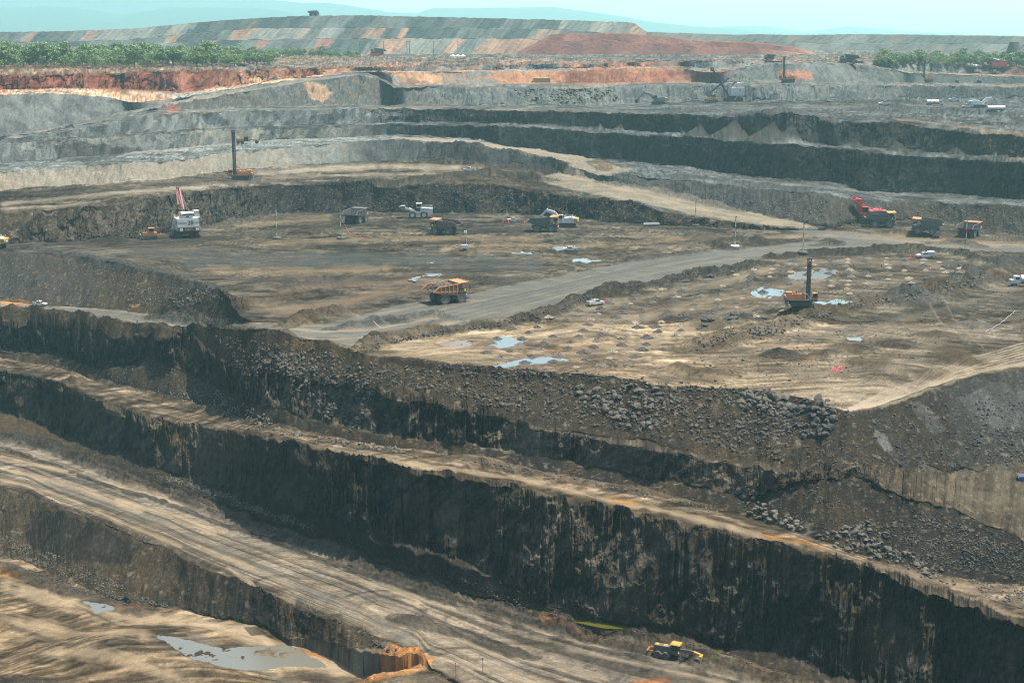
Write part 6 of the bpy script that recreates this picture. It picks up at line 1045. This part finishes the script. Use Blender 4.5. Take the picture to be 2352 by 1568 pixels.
def fans(U, tr, x, h, w_, seed):        # every tipped load ran down the face as its own slanting fan of colour
    s_ = x+h*.85+4.*fbm(x/5., h/22., 3, seed)+tr*173.; s_ = s_/w_+.9*fbm(s_/(w_*2.6), s_*0+seed, 2, seed+1); i_ = np.floor(s_).astype(np.int32); f_ = s_-i_
    R = RT[seed % 6]; a_ = R[i_ & 511, 11]; b_ = R[(i_+1) & 511, 11]; return a_+(b_-a_)*sstep(.55, 1., f_)
def col_main(U, tr, q, q2, x, h):
    a1 = fans(U, tr, x, h, 21., 3); a2 = fans(U, tr, x, h, 34., 4); fine_ = fbm((x+h*.8)/2.2, h/16., 3, 6)
    c = np.array((.155,.185,.18))*(.75+.5*a1)[..., None]; m = sstep(.72, .8, a1)[..., None]*.9; c = c*(1-m)+np.array((.27,.29,.26))*m  # spoil tinted blue-green: part of the distance haze is put into these colours
    d = sstep(.30, .22, a2)[..., None]*.85; c = c*(1-d)+np.array((.075,.10,.105))*d
    th = np.where(tr <= 1, .60, np.where(tr == 2, .78, .92)); o = (sstep(th, th+.12, fans(U, tr, x, h, 17., 5))*np.where(tr > 8, .15, .75))[..., None]
    oc = np.where((tr <= 1)[..., None] & (U < 800)[..., None], np.array((.40,.21,.17)), np.array((.46,.29,.20)))
    return (c*(1-o)+oc*o)*(1+.3*fine_[..., None])
dump('spoil_heap', [(-350,122),(1200,128),(1600,126)], [[(-350,118),(0,112),(200,108),(525,93),(823,90),(1198,91),(1420,104),(1500,124)], [(-350,100),(0,101),(300,92),(460,76),(595,66),(823,66),(1097,66),(1300,70),(1464,84),(1500,112),(1540,123)],
   [(-350,84),(0,75),(175,72),(315,66),(455,52),(595,42),(718,36.5),(823,36),(974,39),(1184,44),(1429,51),(1456,53),(1484,74),(1530,96),(1570,121)]], -350, 1575, 20., 26, 0, None, col_main, rib=(3.2, 34.))
_u, _a, _y, _h = TOP['spoil_heap']; _k = int(np.argmin(np.abs(_u-723)))
haul_truck('tiny haul truck silhouetted on top of the great layered spoil heap', 0, 0, 30, 'dkbed', 'white', .85).location = (_a[_k]*(_y[_k]+7), _y[_k]+7, CAMZ-_h[_k]-.2)
def col_red(U, tr, q, q2, x, h):
    c = np.zeros(U.shape+(3,))+np.array((.20,.095,.085)); m = sstep(-.2, .3, q)[..., None]; c = c*(1-m)+np.array((.26,.13,.105))*m
    m = sstep(1780, 1860, U+q*40)[..., None]; return (c*(1-m)+np.array((.38,.22,.17))*m)*(1+.2*fbm(x/2., h/1.5, 2, 27)[..., None])
dump('red_spoil_heap', [(1160,129),(1900,133)], [[(1186,126),(1200,116),(1240,104),(1290,98),(1350,92),(1420,95),(1560,104),(1700,112),(1800,118),(1880,130)],
   [(1186,125.5),(1205,112),(1230,100),(1262,82),(1300,77.5),(1350,79),(1420,78),(1500,84),(1560,90),(1590,94),(1700,99),(1760,103),(1820,110),(1850,120),(1882,131)]], 1184, 1884, 20., 26, 0, None, col_red, backw=90, rib=(2.4, 30.), seed=4)
def col_far(U, tr, q, q2, x, h):
    a1 = fans(U, tr, x, h, 40., 2); c = np.array((.17,.18,.165))*(.8+.45*a1)[..., None]; d = sstep(.3, .2, fans(U, tr, x, h, 60., 1))[..., None]*.7; c = c*(1-d)+np.array((.09,.11,.10))*d
    o = sstep(.90, .97, fans(U, tr, x, h, 30., 4))[..., None]*.6*(U > 1600)[..., None]; return (c*(1-o)+np.array((.40,.27,.2))*o)*(1+.2*fbm((x+h)/4., h/16., 3, 6)[..., None])
dump('far_spoil_heap', [(1440,122),(2700,122)], [[(1440,100),(1600,98),(1900,101),(2352,102),(2700,103)], [(1440,84),(1480,74),(1587,78),(1700,82),(1739,80),(1830,83),(1949,80),(2124,82),(2352,85),(2700,87)]], 1440, 2700, 21., 26, 0, None, col_far, backw=400, rib=(4., 44.), seed=8)
# hills far behind
M_hill = earth_mat('wooded hills', .95, 0)
def hill(yd, L, seed, c=(.06,.085,.05), up=14):
    n = 420; U = np.linspace(-500, 2900, n); A_ = (U-CU)/(F*cp-(60-CV)*sp); v = np.interp(U, [p[0] for p in L], [p[1] for p in L])+1.1*fbm(U/55., U*0+seed, 4, seed, .6)
    top = -T(v)*yd; rws = 40; t = np.linspace(0, 1, rws)[:, None]
    Y_ = yd-2200*(1-t)+0*top; prof = sstep(0, 1, t); Xm = A_[None]*Y_; e = 55*ridge(Xm/900., Y_/700., 4, seed)*(1-t)*t*2
    Zm = CAMZ-22+(top+22)*prof+e*np.clip((top+22)/150, 0, 1)
    t2 = np.linspace(0, 1, 16)[1:, None]; Yb = yd+1600*t2+0*top; Xb = A_[None]*Yb; Zb = CAMZ-22+(top+22)*(1-sstep(0, 1, t2))
    Xm = np.vstack([Xm, Xb]); Ym = np.vstack([Y_, Yb]); Zm = np.vstack([Zm, Zb])
    grid_mesh('hills', Xm, Ym, Zm, np.zeros(Xm.shape+(3,))+np.array(c), M_hill)
hill(9300, [(-500,30),(0,23),(105,15),(200,24),(287,36),(385,20),(500,20),(595,21),(700,34),(790,58),(900,80),(2900,92)], 3)
hill(10800, [(-500,-30),(300,-22),(520,-6),(595,0),(700,9),(752,9),(790,13),(887,30),(960,32),(992,21),(1114,20),(1272,18),(1394,34),(1500,52),(1587,62),(1700,68),(1800,84),(2900,96)], 7)
hill(12300, [(-500,60),(1200,60),(1529,60),(1634,63),(1753,61),(1844,74),(1949,62),(2019,67),(2124,75),(2352,86),(2900,100)], 11)
# ---------------------------------------------------------------- haze over the whole place
bm = bmesh.new(); bmesh.ops.create_cube(bm, size=1); hz = bpy.data.meshes.new('haze')
for v_ in bm.verts: v_.co = Vector((v_.co.x*24000, 6400+v_.co.y*14600, (v_.co.z+.5)*640-76))
bm.to_mesh(hz); bm.free(); ho = bpy.data.objects.new('haze', hz); COL.objects.link(ho); ho['kind'] = 'stuff'
m = bpy.data.materials.new('hazy air'); m.use_nodes = True; n = m.node_tree.nodes; n.clear(); out = n.new('ShaderNodeOutputMaterial'); pvn = n.new('ShaderNodeVolumePrincipled')
pvn.inputs['Color'].default_value = HAZE_C; pvn.inputs['Density'].default_value = HAZE_D; pvn.inputs['Anisotropy'].default_value = .35
m.node_tree.links.new(pvn.outputs[0], out.inputs['Volume']); hz.materials.append(m)
print('built', time.time()-t00)
